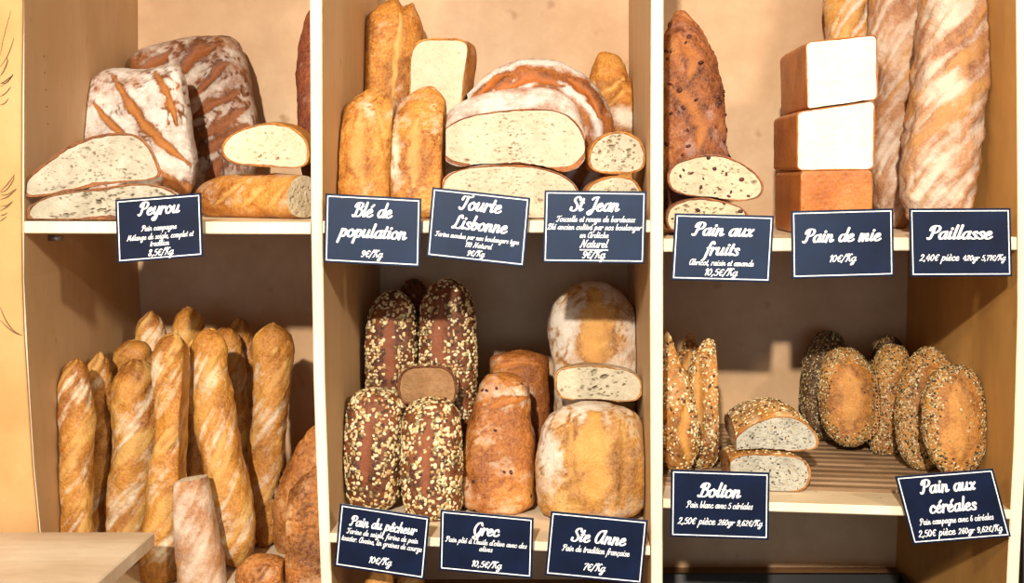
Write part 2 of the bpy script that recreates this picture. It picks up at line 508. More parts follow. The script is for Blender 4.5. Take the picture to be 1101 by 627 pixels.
def base_of(V):
    lo = V[:, 2].min(); near = V[V[:, 2] < lo + .02]
    return (near[:, 0].mean(), near[:, 1].mean(), lo)

def solid(name, g, mat, label, cat, group=None):
    o = mesh_obj(name, g['V'], g['F'], CR[mat], loc=base_of(g['V']), attrs=g['a'])
    return tag(o, label, cat, group)

def seeds(name, g, weight, count, size, mat, parent, sd=0, flat=.45, flip=0.7):
    """tiny flakes pressed into the crust, one mesh per loaf."""
    r = np.random.default_rng(100 + sd)
    V, N = g['V'], g['N']
    w = np.clip(weight, 0, None) * (N[:, 1] < .55)
    Q = np.array([f for f in g['F'] if len(f) == 4])
    area = np.zeros(len(V)); fa = np.linalg.norm(np.cross(V[Q[:, 2]] - V[Q[:, 0]], V[Q[:, 3]] - V[Q[:, 1]]), axis=1)
    for k in range(4): np.add.at(area, Q[:, k], fa)
    pr = w * area; pr = pr / pr.sum()
    idx = r.choice(len(V), count, p=pr)
    k = 7; ang = np.arange(k) * 2 * math.pi / k
    n = N[idx]; rv = r.normal(size=n.shape); a = np.cross(n, rv); a /= np.linalg.norm(a, axis=1)[:, None]; b = np.cross(n, a)
    sz = size * .001 * r.uniform(.65, 1.3, count); el = r.uniform(.5, .85, count)
    tilt = r.normal(size=(count, 1)) * .25; n2 = n + a * tilt; n2 /= np.linalg.norm(n2, axis=1)[:, None]
    c = V[idx] + a * (r.normal(size=(count, 1)) * .0006)
    ring = c[:, None] + a[:, None] * (np.cos(ang)[None, :, None] * sz[:, None, None]) + b[:, None] * (np.sin(ang)[None, :, None] * (sz * el)[:, None, None]) - n[:, None] * .0001
    ring += (a[:, None] * 0)
    mid = c[:, None] + (ring - c[:, None]) * .72 + n2[:, None] * (sz * flat * .8)[:, None, None]
    top = (c + n2 * (sz * flat)[:, None])[:, None]
    W = np.concatenate([ring, mid, top], 1); m = 2 * k + 1
    F = []
    for i in range(count):
        o = i * m
        for j in range(k):
            jj = (j + 1) % k
            F.append((o + j, o + jj, o + k + jj, o + k + j)); F.append((o + k + j, o + k + jj, o + 2 * k))
    tone = np.repeat(r.uniform(0, 1, count), m)
    ob = mesh_obj(name, W.reshape(-1, 3), F, SD[mat], parent, attrs=dict(tone=tone))
    return tag(ob, kind='stuff')

def cut_loaf(name, label, poly, d, depth, crust, crumb, cat='bread', group=None, holes=(70, .6, 2.6, 1.0, 2), sd=0, lean=0., yaw=0.,
             back=(0, 0, 0), nb=2.6, swell=(0, 0), rim=2.6, rimb=0., smooth=2, dome=0., style=None, seed=None, rais=0, pips=0):
    g, inner, nrm = half(poly, d, depth, lean, yaw, smooth=smooth, back=back, nb=nb, swell=swell, rim=rim, rimb=rimb)
    st = dict(bumps=((.7, 40, 3), (.3, 120, 2))); st.update(style or {})
    n = len(inner); keep = g['V'][:n].copy()
    bake(g, sd, **st); g['V'][:n] = keep
    g['a']['flour'][:2 * n] *= .15; g['a']['bake'][:2 * n] = np.clip(.72 + .3 * fbm(g['V'][:2 * n] * 70, 2), 0, 1)
    root = empty(name, base_of(g['V'])); tag(root, label, cat, group)
    co_ = mesh_obj('crust', g['V'], g['F'], CR[crust], root, attrs=g['a'])
    V, F, h = crumb_disc(inner, nrm, holes[0], holes[1], holes[2], holes[3], seed=sd, big=holes[4], dome=dome)
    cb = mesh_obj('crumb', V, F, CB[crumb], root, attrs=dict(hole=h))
    if seed:
        w = np.ones(len(g['V'])); w[:3 * n] = 0
        seeds('seed_coating', g, w, seed[0], seed[1], seed[2], co_, sd)
    if rais:
        r = np.random.default_rng(sd); gg = dict(V=V, F=F, N=np.tile(nrm, (len(V), 1)))
        w = np.ones(len(V)); s = seeds('raisin', gg, w, rais, 2.6, 'raisin', cb, sd, .35)
    if pips:
        gg = dict(V=V, F=F, N=np.tile(nrm, (len(V), 1)))
        seeds('seed_fleck', gg, np.ones(len(V)), pips, 1.25, 'dark', cb, sd + 5, .25)
    return root

BAYS = {}
for _d in (CR, CB, SD): BREADMATS.update(m.name for m in _d.values())
def confine(V):
    """keep a loaf inside its bay: flat on the shelf, off the sides and the back."""
    if not BAYS: return V
    c = V.mean(0)
    row = BAYS['rows']; py = PY0 - (V[:, 2] - EYE) * 1000
    cpx = PX0 + c[0] * 1000
    for (xa, xb, el, er, shelves) in BAYS['bays']:
        if not xa <= cpx < xb: continue
        top = PY0 - (V[:, 2].max() - EYE) * 1000
        for (yl, yr, pl, pr, up) in shelves:
            yc = yl
            if top < yc:
                z = EYE + (PY0 - (yl + (yr - yl) * (PX0 + V[:, 0] * 1000 - pl) / (pr - pl))) * .001
                z = z + np.where(V[:, 1] > .052, up, 0) + .0007
                V[:, 2] = np.maximum(V[:, 2], z); break
        rl = np.array(el); rr = np.array(er); dd = np.clip(V[:, 1] / D, 0, 1)
        xl = (np.interp(py, rl[:, 0], rl[:, 2]) - PX0) * .001 + .0012 - (.02 * dd if el is BAYS['rows'][0] else 0)
        xr = (np.interp(py, rr[:, 0], rr[:, 1]) - PX0) * .001 - .0012
        ok = V[:, 1] > -.003
        V[:, 0] = np.where(ok, np.clip(V[:, 0], xl, xr), V[:, 0])
        V[:, 1] = np.minimum(V[:, 1], D - .0015 - .0005 * np.abs(np.sin(V[:, 0] * 300)))
        break
    return V

# ------------------------------------------------------------------ the shelving
def board(name, x0, x1, yl, yr, th, d0, d1, mats, parent, sink=0.0):
    """horizontal board; yl, yr are picture heights of its top front edge at both ends, th its thickness (px = mm)."""
    a = P(x0, yl, 0); b = P(x1, yr, 0); t = th * .001; bv = .0012
    prof = [(d0 + bv, 0), (d1, 0), (d1, -t), (d0 + bv, -t), (d0, -t + bv), (d0, -bv)]
    V = []
    for e in (a, b):
        for (dy, dz) in prof: V.append((e[0], dy, e[2] + dz - sink))
    n = len(prof); F = [tuple(range(n))[::-1], tuple(range(n, 2 * n))]; mi = [0, 0]
    for i in range(n):
        j = (i + 1) % n
        F.append((i, j, n + j, n + i)); mi.append(1 if i in (3, 4, 5) else 0)
    return mesh_obj(name, V, F, mats, parent, smooth=False, midx=mi)

def upright(name, rows, d1, mats, parent, splay=(0, 0)):
    """rows (py, px_left, px_right) of the front edge, extruded back."""
    V, F, mi = [], [], []
    for (py, xl, xr) in rows:
        l = P(xl, py, 0); r = P(xr, py, 0)
        V += [(l[0] + .0012, 0, l[2]), (r[0] - .0012, 0, r[2]), (r[0], .0015, r[2]), (r[0] + splay[1], d1, r[2]), (l[0] + splay[0], d1, l[2]), (l[0], .0015, l[2])]
    n = len(rows)
    for i in range(n - 1):
        for k in range(6):
            j = (k + 1) % 6
            F.append((6 * i + k, 6 * i + j, 6 * i + 6 + j, 6 * i + 6 + k)); mi.append(1 if k in (0, 1, 5) else 0)
    F.append((5, 4, 3, 2, 1, 0)); mi.append(0)
    F.append(tuple(6 * (n - 1) + k for k in range(6))); mi.append(0)
    return mesh_obj(name, V, F, mats, parent, smooth=False, midx=mi)

def box(V, F, x0, x1, y0, y1, z0, z1):
    o = len(V)
    V += [(x0, y0, z0), (x1, y0, z0), (x1, y1, z0), (x0, y1, z0), (x0, y0, z1), (x1, y0, z1), (x1, y1, z1), (x0, y1, z1)]
    F += [tuple(o + k for k in f) for f in ((0, 3, 2, 1), (4, 5, 6, 7), (0, 1, 5, 4), (1, 2, 6, 5), (2, 3, 7, 6), (3, 0, 4, 7))]

unit = empty('bread_shelving', (0.0, .2, .55))
tag(unit, 'pale plywood wall shelving of three open bays filled with loaves', 'shelving')
UB = [M['board'], M['edge']]
TOP, BOT = -420, 1100
E1 = [(TOP, 8, 24.5), (0, 9, 25.5), (300, 10, 25), (420, 15, 31), (500, 20, 36), (572, 27, 43), (BOT, 60, 75)]
E2 = [(TOP, 332, 345.5), (0, 333, 346), (240, 334.3, 346.5), (410, 337, 349), (500, 340, 352), (600, 344, 355.5), (BOT, 362, 373)]
E3 = [(TOP, 700, 713.5), (0, 700, 713.5), (340, 699, 713), (600, 700, 712.5), (BOT, 701, 712)]
E4 = [(TOP, 1092.5, 1106), (0, 1093, 1106.5), (200, 1094.5, 1107.5), (340, 1094.5, 1107), (480, 1090.5, 1103.5), (600, 1084, 1097), (BOT, 1062, 1074)]
BAYS['rows'] = [E1, E2, E3, E4]
BAYS['bays'] = [(-50, 338, E1, E2, [(238, 239, 25.8, 333.6, 0), (645, 645, 47, 345, 0)]), (338, 706, E2, E3, [(238, 237, 347, 699, 0), (574, 588, 354.5, 699, 0), (760, 760, 357, 699, 0)]),
                (706, 1150, E3, E4, [(257, 255, 713.8, 1093.5, 0), (537, 549, 713.4, 1087, .0037)])]
left_side = upright('upright', E1, D, UB, unit, (-.02, -.02))
upright('upright', E2, D, UB, unit)
upright('upright', E3, D, UB, unit)
upright('upright', E4, D, [M['warm'], M['edge']], unit)
V, F = [], []
box(V, F, -.62, .53, D + .0005, D + .012, .56, 2.2)
mesh_obj('back_panel', V, F, M['back'], unit, smooth=False)
SB = [M['shelf'], M['edge']]
board('shelf', 25.8, 333.6, 238, 239, 13, 0.001, D, SB, unit)
board('shelf', 347, 699, 238, 237, 13, 0.001, D, SB, unit)
board('shelf', 713.8, 1093.5, 257, 255, 14, 0.001, D, SB, unit)
board('shelf', 354.5, 699, 574, 588, 10, 0.001, D, SB, unit)
rib_shelf = board('shelf', 713.4, 1087, 537, 549, 10, 0.001, D, SB, unit)
FLOORY = 645
board('shelf', 47, 345, FLOORY, FLOORY, 13, 0.001, D, SB, unit)
board('shelf', 357, 699, 760, 760, 13, 0.001, D, [M['lowboard'], M['edge']], unit)
board('shelf', 713, 1080, 743, 743, 13, 0.001, D, [M['lowboard'], M['edge']], unit)
board('top_board', 8, 1107, TOP, TOP, 14, 0, D + .01, SB, unit)
# ribbed slats on the lower right shelf
V, F = [], []
zl, zr = P(713, 537, 0)[2], P(1087, 549, 0)[2]
for k in range(15):
    y0 = .055 + k * .0225; o = len(V)
    for (x, z) in ((.1145, zl), (.4845, zr)):
        V += [(x, y0, z), (x, y0 + .003, z + .0035), (x, y0 + .015, z + .0035), (x, y0 + .018, z)]
    F += [(o, o + 1, o + 5, o + 4), (o + 1, o + 2, o + 6, o + 5), (o + 2, o + 3, o + 7, o + 6), (o, o + 3, o + 2, o + 1), (o + 4, o + 5, o + 6, o + 7), (o, o + 4, o + 7, o + 3)]
mesh_obj('slatted_top', V, F, M['slat'], rib_shelf, smooth=False)
def peg(px, py, d, xwall, side):
    V, F = [], []
    c = P(px, py, d); n = 12
    for e in (0, 1):
        for k in range(n):
            a = 2 * math.pi * k / n
            V.append((xwall + side * .016 * e, d + .0035 * math.cos(a), c[2] + .0035 * math.sin(a)))
    F = [(k, (k + 1) % n, n + (k + 1) % n, n + k) for k in range(n)] + [tuple(range(n))[::-1], tuple(range(n, 2 * n))]
    mesh_obj('shelf_peg', V, F, M['peg'], unit)
peg(70, 256, .07, -.579, 1); peg(360, 256, .06, -.254, 1); peg(1060, 274, .07, .494, -1)
# peg holes of the left side: dark discs, inner shade given by colour
for k, yy in enumerate((55, 73, 92, 111, 130)):
    V, F = [], []
    c = P(46 + 1.5 * k, yy, 0); n = 10
    X = P(25, yy, 0)[0] + .0003 - .02 * (.055 + .003 * k) / D
    for e in (0, 1):
        for j in range(n):
            a = 2 * math.pi * j / n
            V.append((X + .0004 * e, .055 + .003 * k + .0012 * math.cos(a), c[2] + .0012 * math.sin(a)))
    F = [(j, (j + 1) % n, n + (j + 1) % n, n + j) for j in range(n)] + [tuple(range(n, 2 * n))]
    mesh_obj('peg_hole', V, F, M['paint'], left_side)

# plaster wall left of the shelving, with painted wheat beards
def ribbon(pts, w, V, F, taper=True):
    p = catmull(pts, 26); n = len(p)
    t = np.gradient(p, axis=0); t /= np.linalg.norm(t, axis=1)[:, None]
    nn = np.stack([-t[:, 1], t[:, 0]], -1); o = len(V)
    for i in range(n):
        ww = w * (math.sin(math.pi * (i + .6) / (n + .2)) ** .6 if taper else 1)
        for s in (1, -1):
            q = p[i] + nn[i] * ww * s
            V.append(tuple(P(q[0], q[1], -.0045)))
    for i in range(n - 1): F.append((o + 2 * i, o + 2 * i + 1, o + 2 * i + 3, o + 2 * i + 2))
V, F = [], []
rows = [(TOP, 25.4), (0, 25.8), (100, 24.4), (200, 24), (300, 24.8), (360, 27), (420, 30.8), (500, 35.8), (572, 42.6), (BOT, 74)]
for (py, px) in rows:
    a = P(px, py, 0); l = -1.6
    V += [(l, -.004, a[2]), (a[0] - .001, -.004, a[2]), (a[0], -.003, a[2]), (a[0], -.0008, a[2]), (a[0] - .024, -.0008, a[2]), (a[0] - .045, .42, a[2]), (l, .42, a[2])]
for i in range(len(rows) - 1):
    for k in range(7): F.append((7 * i + k, 7 * i + (k + 1) % 7, 7 * i + 7 + (k + 1) % 7, 7 * i + 7 + k))
F.append(tuple(range(7))[::-1]); F.append(tuple(7 * (len(rows) - 1) + k for k in range(7)))
mi = [0] * len(F)
for pts, w in (([(0, 72), (7, 62), (12, 50), (15, 40)], .45), ([(0, 82), (4, 76), (8, 66), (7, 62)], .7), ([(0, 93), (8, 88), (14, 80), (8, 88), (2, 90)], .5),
               ([(0, 90), (6, 87), (12, 82)], .7), ([(0, 104), (6, 100), (12, 93)], .6), ([(0, 113), (5, 111), (9, 106)], .6),
               ([(0, 206), (8, 198), (16, 187)], .6), ([(0, 207), (7, 204), (14, 194), (15, 188)], .6), ([(0, 215), (9, 211), (18, 203)], .7),
               ([(0, 210), (8, 209), (17, 203)], .5), ([(0, 227), (8, 222), (14, 216)], .7), ([(0, 222), (7, 221), (13, 217)], .5), ([(0, 238), (7, 233)], .6),
               ([(0, 232), (4, 231), (8, 229)], .6), ([(0, 330), (6, 344), (14, 355), (24, 361)], .6), ([(0, 344), (8, 352), (16, 358), (24, 361)], .6), ([(0, 60), (4, 40), (12, 10)], .3)):
    n0 = len(F); ribbon(pts, w, V, F); mi += [1] * (len(F) - n0)
wl = mesh_obj('wall_left', V, F, [M['plaster'], M['paint']], smooth=False, midx=mi); wl['kind'] = 'structure'
V, F = [], []
box(V, F, .512, 1.6, .03, .42, 0, 2.2)
mesh_obj('wall_right', V, F, M['dark'], smooth=False)['kind'] = 'structure'
V, F = [], []
box(V, F, -1.6, 1.6, D + .03, D + .08, 0, 2.2)
mesh_obj('wall_back', V, F, M['plaster'], smooth=False)['kind'] = 'structure'
V, F = [], []
box(V, F, -3, 3, -5.4, D + .08, -.05, 0)
mesh_obj('floor', V, F, M['floor'], smooth=False)['kind'] = 'structure'
# plinth that carries the shelving
V, F = [], []
box(V, F, -.57, .49, .02, D + .005, .001, P(0, BOT, 0)[2])
mesh_obj('plinth', V, F, M['lowboard'], unit, smooth=False)

# counter in front of the left bay
ct = empty('wooden_counter', tuple(P(20, 980, -.3)))
ct.location.z = 0
tag(ct, 'grey washed wooden counter corner in front of the baguettes, bottom left', 'counter')
c0 = P(166, 572, -.03); z1 = c0[2]
V = []; x1 = c0[0]; x0 = -1.2; y1 = -.03; y0 = -.62; th = .016; b = .0015
prof = []
for zz, ins in ((z1, b), (z1 - b, 0), (z1 - th + b, 0), (z1 - th, b)):
    V += [(x0 + ins, y0 + ins, zz), (x1 - ins, y0 + ins, zz), (x1 - ins, y1 - ins, zz), (x0 + ins, y1 - ins, zz)]
F = [(0, 1, 2, 3), (15, 14, 13, 12)]
for i in range(3):
    for k in range(4): F.append((4 * i + k, 4 * i + 4 + k, 4 * i + 4 + (k + 1) % 4, 4 * i + (k + 1) % 4))
mesh_obj('counter_top', V, F, M['counter'], ct, smooth=False)
V, F = [], []
box(V, F, x0 + .02, x1 - .03, y1 - .04, y1 - .02, 0.001, z1 - th)
box(V, F, x1 - .05, x1 - .03, y0 + .03, y1 - .04, 0.001, z1 - th)
mesh_obj('counter_panel', V, F, M['counter'], ct, smooth=False)

# black trays under the right bay
def tray(px0, px1, zrim, d, depth, label):
    x0, x1 = (px0 - PX0) * .001, (px1 - PX0) * .001; z = zrim
    root = empty('baking_tray', ((x0 + x1) / 2, d + depth / 2, z - .012)); tag(root, label, 'tray')
    V, F = [], []
    n = 4; prof = [(0, 0), (.0, -.0105), (.0012, -.0118)]
    rect_ = lambda i, zz: [(x0 + i, d + i, zz), (x1 - i, d + i, zz), (x1 - i, d + depth - i, zz), (x0 + i, d + depth - i, zz)]
    for (i, zz) in ((.006, -.0117), (.001, 0), (-.004, .0006), (-.004, -.0006), (0, -.0009), (.005, -.0119)): V += rect_(i, z + zz)
    for r in range(5):
        for k in range(4): F.append((4 * r + k, 4 * r + (k + 1) % 4, 4 * r + 4 + (k + 1) % 4, 4 * r + 4 + k))
    F += [(0, 1, 2, 3), (23, 22, 21, 20)]
    mesh_obj('tray_pan', V, F, M['black'], root, smooth=False)
    return root
tray(722, 1066, EYE - .5405, .03, .30, 'black steel baking tray on the dark bottom shelf, lower right')

# ------------------------------------------------------------------ lettering
def A_(b): return [[(.78, .8), (.55, .98), (.25, .85), (.08, .45), (.2, .08), (.45, .05), (.68, .4), (.8, .9)], b]
G = {}
aB = [(.78, .82), (.55, .98), (.25, .85), (.08, .45), (.2, .08), (.42, .04), (.66, .35), (.78, .82)]
G['a'] = (1.0, [aB, [(.82, .98), (.74, .4), (.8, .06), (1.06, .22)]])
eS = [(.1, .42), (.4, .5), (.62, .74), (.45, .98), (.18, .8), (.06, .4), (.22, .05), (.5, .04), (.82, .28)]
G['e'] = (.82, [eS]); G['c'] = (.8, [[(.66, .72), (.5, .98), (.2, .8), (.06, .4), (.22, .05), (.5, .04), (.82, .28)]])
G['o'] = (.92, [[(.48, .98), (.15, .8), (.06, .4), (.22, .05), (.5, .05), (.74, .4), (.68, .8), (.48, .98), (.62, .8), (.95, .85)]])
iS = [(.2, .98), (.12, .35), (.2, .05), (.48, .2)]
G['i'] = (.46, [iS, [(.27, 1.36), (.3, 1.4)]]); G['l'] = (.46, [[(.3, 1.8), (.14, .4), (.2, .05), (.48, .2)]])
G['b'] = (.92, [[(.28, 1.8), (.12, .5), (.2, .08), (.45, .04), (.7, .35), (.68, .75), (.5, .92), (.25, .6)], [(.62, .85), (.95, .8)]])
G['d'] = (1.02, [aB, [(.98, 1.8), (.78, .4), (.84, .06), (1.08, .22)]])
G['f'] = (.62, [[(.85, 1.55), (.68, 1.82), (.46, 1.55), (.3, .6), (.16, -.5), (-.05, -.75)], [(.08, .95), (.68, .98)]])
G['g'] = (1.0, [aB, [(.82, .98), (.7, .1), (.55, -.6), (.25, -.8), (.04, -.55), (.4, -.2), (1.04, .24)]])
G['h'] = (.95, [[(.3, 1.8), (.08, .02)], [(.12, .4), (.35, .85), (.6, .95), (.68, .7), (.6, .25), (.7, .05), (.98, .22)]])
G['m'] = (1.28, [[(.14, .96), (.06, .02)], [(.1, .45), (.32, .9), (.5, .92), (.52, .6), (.46, .02)], [(.5, .45), (.74, .9), (.94, .92), (.95, .55), (.9, .12), (1.02, .04), (1.3, .24)]])
G['n'] = (.95, [[(.14, .96), (.06, .02)], [(.1, .45), (.35, .9), (.58, .94), (.64, .65), (.58, .22), (.68, .04), (.97, .24)]])
G['p'] = (.9, [[(.2, .98), (.1, .2), (-.04, -.75)], [(.14, .5), (.4, .95), (.65, .9), (.74, .5), (.55, .08), (.3, .05), (.16, .3)]])
G['q'] = (.95, [aB, [(.82, .98), (.74, .2), (.62, -.75)]])
G['r'] = (.7, [[(.14, .98), (.06, .02)], [(.1, .45), (.32, .9), (.58, .97), (.66, .78)]])
G['s'] = (.7, [[(.6, .8), (.42, .98), (.18, .85), (.25, .6), (.5, .4), (.52, .12), (.28, .02), (.04, .16)]])
G['t'] = (.52, [[(.32, 1.5), (.14, .4), (.22, .05), (.52, .22)], [(.0, 1.0), (.52, 1.02)]])
G['u'] = (.98, [[(.14, .98), (.08, .35), (.2, .05), (.45, .15), (.68, .6)], [(.74, .98), (.66, .35), (.74, .05), (1.0, .22)]])
G['v'] = (.76, [[(.08, .95), (.15, .4), (.28, .03), (.55, .45), (.64, .95)]])
G['x'] = (.78, [[(.06, .85), (.22, .95), (.36, .5), (.52, .06), (.72, .16)], [(.7, .95), (.08, .04)]])
G['y'] = (.95, [[(.14, .98), (.08, .4), (.22, .08), (.45, .15), (.68, .6)], [(.76, .98), (.66, .1), (.5, -.6), (.25, -.8), (.05, -.55), (.4, -.2), (.98, .24)]])
stem = [(.5, 1.6), (.42, .9), (.3, .2), (.12, .0), (-.04, .12)]
G['P'] = (1.12, [stem, [(.08, 1.2), (.2, 1.6), (.6, 1.78), (1.02, 1.65), (1.1, 1.3), (.9, .95), (.55, .82)]])
G['B'] = (1.2, [stem, [(.08, 1.25), (.25, 1.62), (.65, 1.78), (1.02, 1.6), (.95, 1.2), (.6, .97)], [(.6, .97), (1.0, .85), (1.1, .45), (.85, .08), (.5, .02), (.28, .18)]])
Tt = [[(.08, 1.25), (.2, 1.62), (.6, 1.62), (1.0, 1.58), (1.3, 1.76)], [(.74, 1.6), (.6, .7), (.42, .1), (.18, .0), (.0, .2)]]
G['T'] = (1.05, Tt); G['F'] = (1.05, Tt + [[(.38, .9), (.9, .95)]])
G['L'] = (1.1, [[(.98, 1.45), (.82, 1.76), (.55, 1.55), (.44, .8), (.25, .1), (.05, .06), (.2, .25), (.55, .06), (.9, .03), (1.15, .28)]])
G['S'] = (1.02, [[(1.0, 1.4), (.85, 1.75), (.48, 1.7), (.3, 1.35), (.55, 1.0), (.82, .65), (.75, .18), (.4, .0), (.06, .15), (.08, .42)]])
G['J'] = (1.05, [[(.3, 1.45), (.55, 1.7), (1.12, 1.72)], [(.92, 1.7), (.76, .7), (.55, -.2), (.25, -.45), (.05, -.2), (.4, .1), (.9, .3)]])
G['N'] = (1.4, [[(-.05, .15), (.12, .04), (.3, .8), (.48, 1.7)], [(.48, 1.7), (.7, .8), (.92, .05)], [(.92, .05), (1.1, 1.0), (1.25, 1.6), (1.5, 1.68)]])
G['A'] = (1.32, [[(1.02, 1.45), (.78, 1.75), (.36, 1.5), (.1, .8), (.2, .2), (.5, .03), (.82, .4), (1.04, 1.2)], [(1.12, 1.74), (.98, .6), (1.05, .06), (1.34, .25)]])
G['M'] = (1.5, [[(-.05, .15), (.12, .04), (.3, .9), (.46, 1.7)], [(.46, 1.7), (.64, .45)], [(.64, .45), (1.14, 1.7)], [(1.14, 1.7), (1.12, .6), (1.2, .05), (1.5, .26)]])
G['G'] = (1.18, [[(1.02, 1.4), (.82, 1.75), (.4, 1.6), (.1, .9), (.25, .15), (.6, .05), (.9, .5), (.98, .85)], [(1.0, .88), (.9, .0), (.65, -.5), (.3, -.6), (.14, -.35), (.6, -.1), (1.22, .26)]])
G['K'] = (1.22, [[(.12, 1.2), (.3, 1.6), (.54, 1.72), (.46, .9), (.3, .1), (.06, .04)], [(1.25, 1.55), (1.02, 1.72), (.75, 1.2), (.5, .9)], [(.5, .9), (.8, .8), (.9, .3), (1.05, .04), (1.28, .2)]])
G['0'] = (.9, [[(.48, 1.5), (.15, 1.15), (.08, .5), (.3, .02), (.62, .3), (.76, 1.0), (.48, 1.5)]])
G['1'] = (.58, [[(.12, 1.15), (.46, 1.5), (.3, .02)]])
G['2'] = (.88, [[(.12, 1.12), (.35, 1.5), (.7, 1.35), (.62, .9), (.3, .38), (.02, .05), (.4, .1), (.82, .04)]])
G['4'] = (.92, [[(.52, 1.5), (.06, .5), (.88, .5)], [(.74, 1.0), (.58, 0)]])
G['5'] = (.86, [[(.88, 1.48), (.36, 1.45), (.2, .85), (.55, .95), (.76, .6), (.6, .1), (.25, .02), (.02, .25)]])
G['6'] = (.88, [[(.78, 1.38), (.5, 1.5), (.18, .9), (.12, .3), (.4, .02), (.7, .3), (.66, .75), (.4, .85), (.15, .5)]])
G['7'] = (.8, [[(.08, 1.3), (.2, 1.48), (.85, 1.45), (.45, .8), (.25, 0)]])
G['8'] = (.9, [[(.5, .8), (.2, 1.1), (.4, 1.5), (.75, 1.3), (.5, .8), (.14, .4), (.35, .02), (.7, .3), (.5, .8)]])
G['9'] = (.88, [[(.1, .12), (.38, .0), (.7, .6), (.76, 1.2), (.48, 1.48), (.18, 1.2), (.22, .75), (.48, .65), (.73, 1.0)]])
G['€'] = (1.0, [[(.92, 1.25), (.68, 1.5), (.34, 1.2), (.2, .6), (.4, .04), (.8, .2)], [(.02, .92), (.75, .92)], [(-.02, .62), (.68, .62)]])
G['/'] = (.55, [[(.62, 1.7), (-.1, -.2)]])
G[','] = (.4, [[(.16, .12), (.18, .02), (.04, -.25)]]); G['.'] = (.38, [[(.14, .06), (.18, .08)]])
G["'"] = (.3, [[(.25, 1.75), (.16, 1.35)]]); G[' '] = (.55, [])
G['é'] = (.82, [eS, [(.45, 1.25), (.72, 1.55)]]); G['è'] = (.82, [eS, [(.36, 1.55), (.56, 1.25)]])
G['ê'] = (.82, [eS, [(.28, 1.25), (.52, 1.55)], [(.52, 1.55), (.72, 1.25)]])
G['à'] = (1.0, G['a'][1] + [[(.4, 1.55), (.6, 1.25)]]); G['ç'] = (.8, G['c'][1] + [[(.4, .0), (.46, -.25), (.26, -.4)]])
G['î'] = G['i']

def text_width(s): return sum(G[c][0] for c in s)

def text_mesh(s, wmax=.30, wmin=.13, h=.1, gap=.06):
    """outline of the brush script as one flat non-overlapping mesh (marching squares over a distance field)."""
    segs = []; x = 0
    for ch in s:
        adv, strokes = G[ch]
        for st in strokes:
            p = catmull(st, max(8, 4 * len(st))) if len(st) > 2 else np.linspace(st[0], st[1], 4)
            p = p + np.array([x, 0]); p[:, 0] += p[:, 1] * .24
            t = np.gradient(p, axis=0); t /= (np.linalg.norm(t, axis=1)[:, None] + 1e-9)
            w = .5 * (wmin + (wmax - wmin) * np.abs(t[:, 1]) ** 1.3)
            if len(st) == 2 and math.dist(st[0], st[1]) < .08: w[:] = wmax * .5
            for i in range(len(p) - 1): segs.append((*p[i], *p[i + 1], w[i], w[i + 1]))
        x += adv + gap
    X = np.arange(-.6, x + .9, h); Y = np.arange(-1.1, 2.1, h)
    f = np.full((len(Y), len(X)), 9.0)
    for (x0, y0, x1, y1, w0, w1) in segs:
        m = max(w0, w1) + 2 * h
        i0, i1 = np.searchsorted(X, (min(x0, x1) - m, max(x0, x1) + m)); j0, j1 = np.searchsorted(Y, (min(y0, y1) - m, max(y0, y1) + m))
        gx, gy = X[None, i0:i1], Y[j0:j1, None]
        dx, dy = x1 - x0, y1 - y0; t = np.clip(((gx - x0) * dx + (gy - y0) * dy) / (dx * dx + dy * dy + 1e-12), 0, 1)
        dd = np.hypot(gx - x0 - t * dx, gy - y0 - t * dy) - (w0 + (w1 - w0) * t)
        f[j0:j1, i0:i1] = np.minimum(f[j0:j1, i0:i1], dd)
    V, F = [], []
    ins = f < 0
    cell = ins[:-1, :-1] | ins[1:, :-1] | ins[:-1, 1:] | ins[1:, 1:]
    for j, i in zip(*np.nonzero(cell)):
        c = [(X[i], Y[j], f[j, i]), (X[i + 1], Y[j], f[j, i + 1]), (X[i + 1], Y[j + 1], f[j + 1, i + 1]), (X[i], Y[j + 1], f[j + 1, i])]
        o = len(V)
        for k in range(4):
            a, b_ = c[k], c[(k + 1) % 4]
            if a[2] < 0: V.append((a[0], a[1]))
            if (a[2] < 0) != (b_[2] < 0):
                u = a[2] / (a[2] - b_[2]); V.append((a[0] + u * (b_[0] - a[0]), a[1] + u * (b_[1] - a[1])))
        if len(V) - o >= 3: F.append(tuple(range(o, len(V))))
        else: del V[o:]
    return np.array(V), F, x

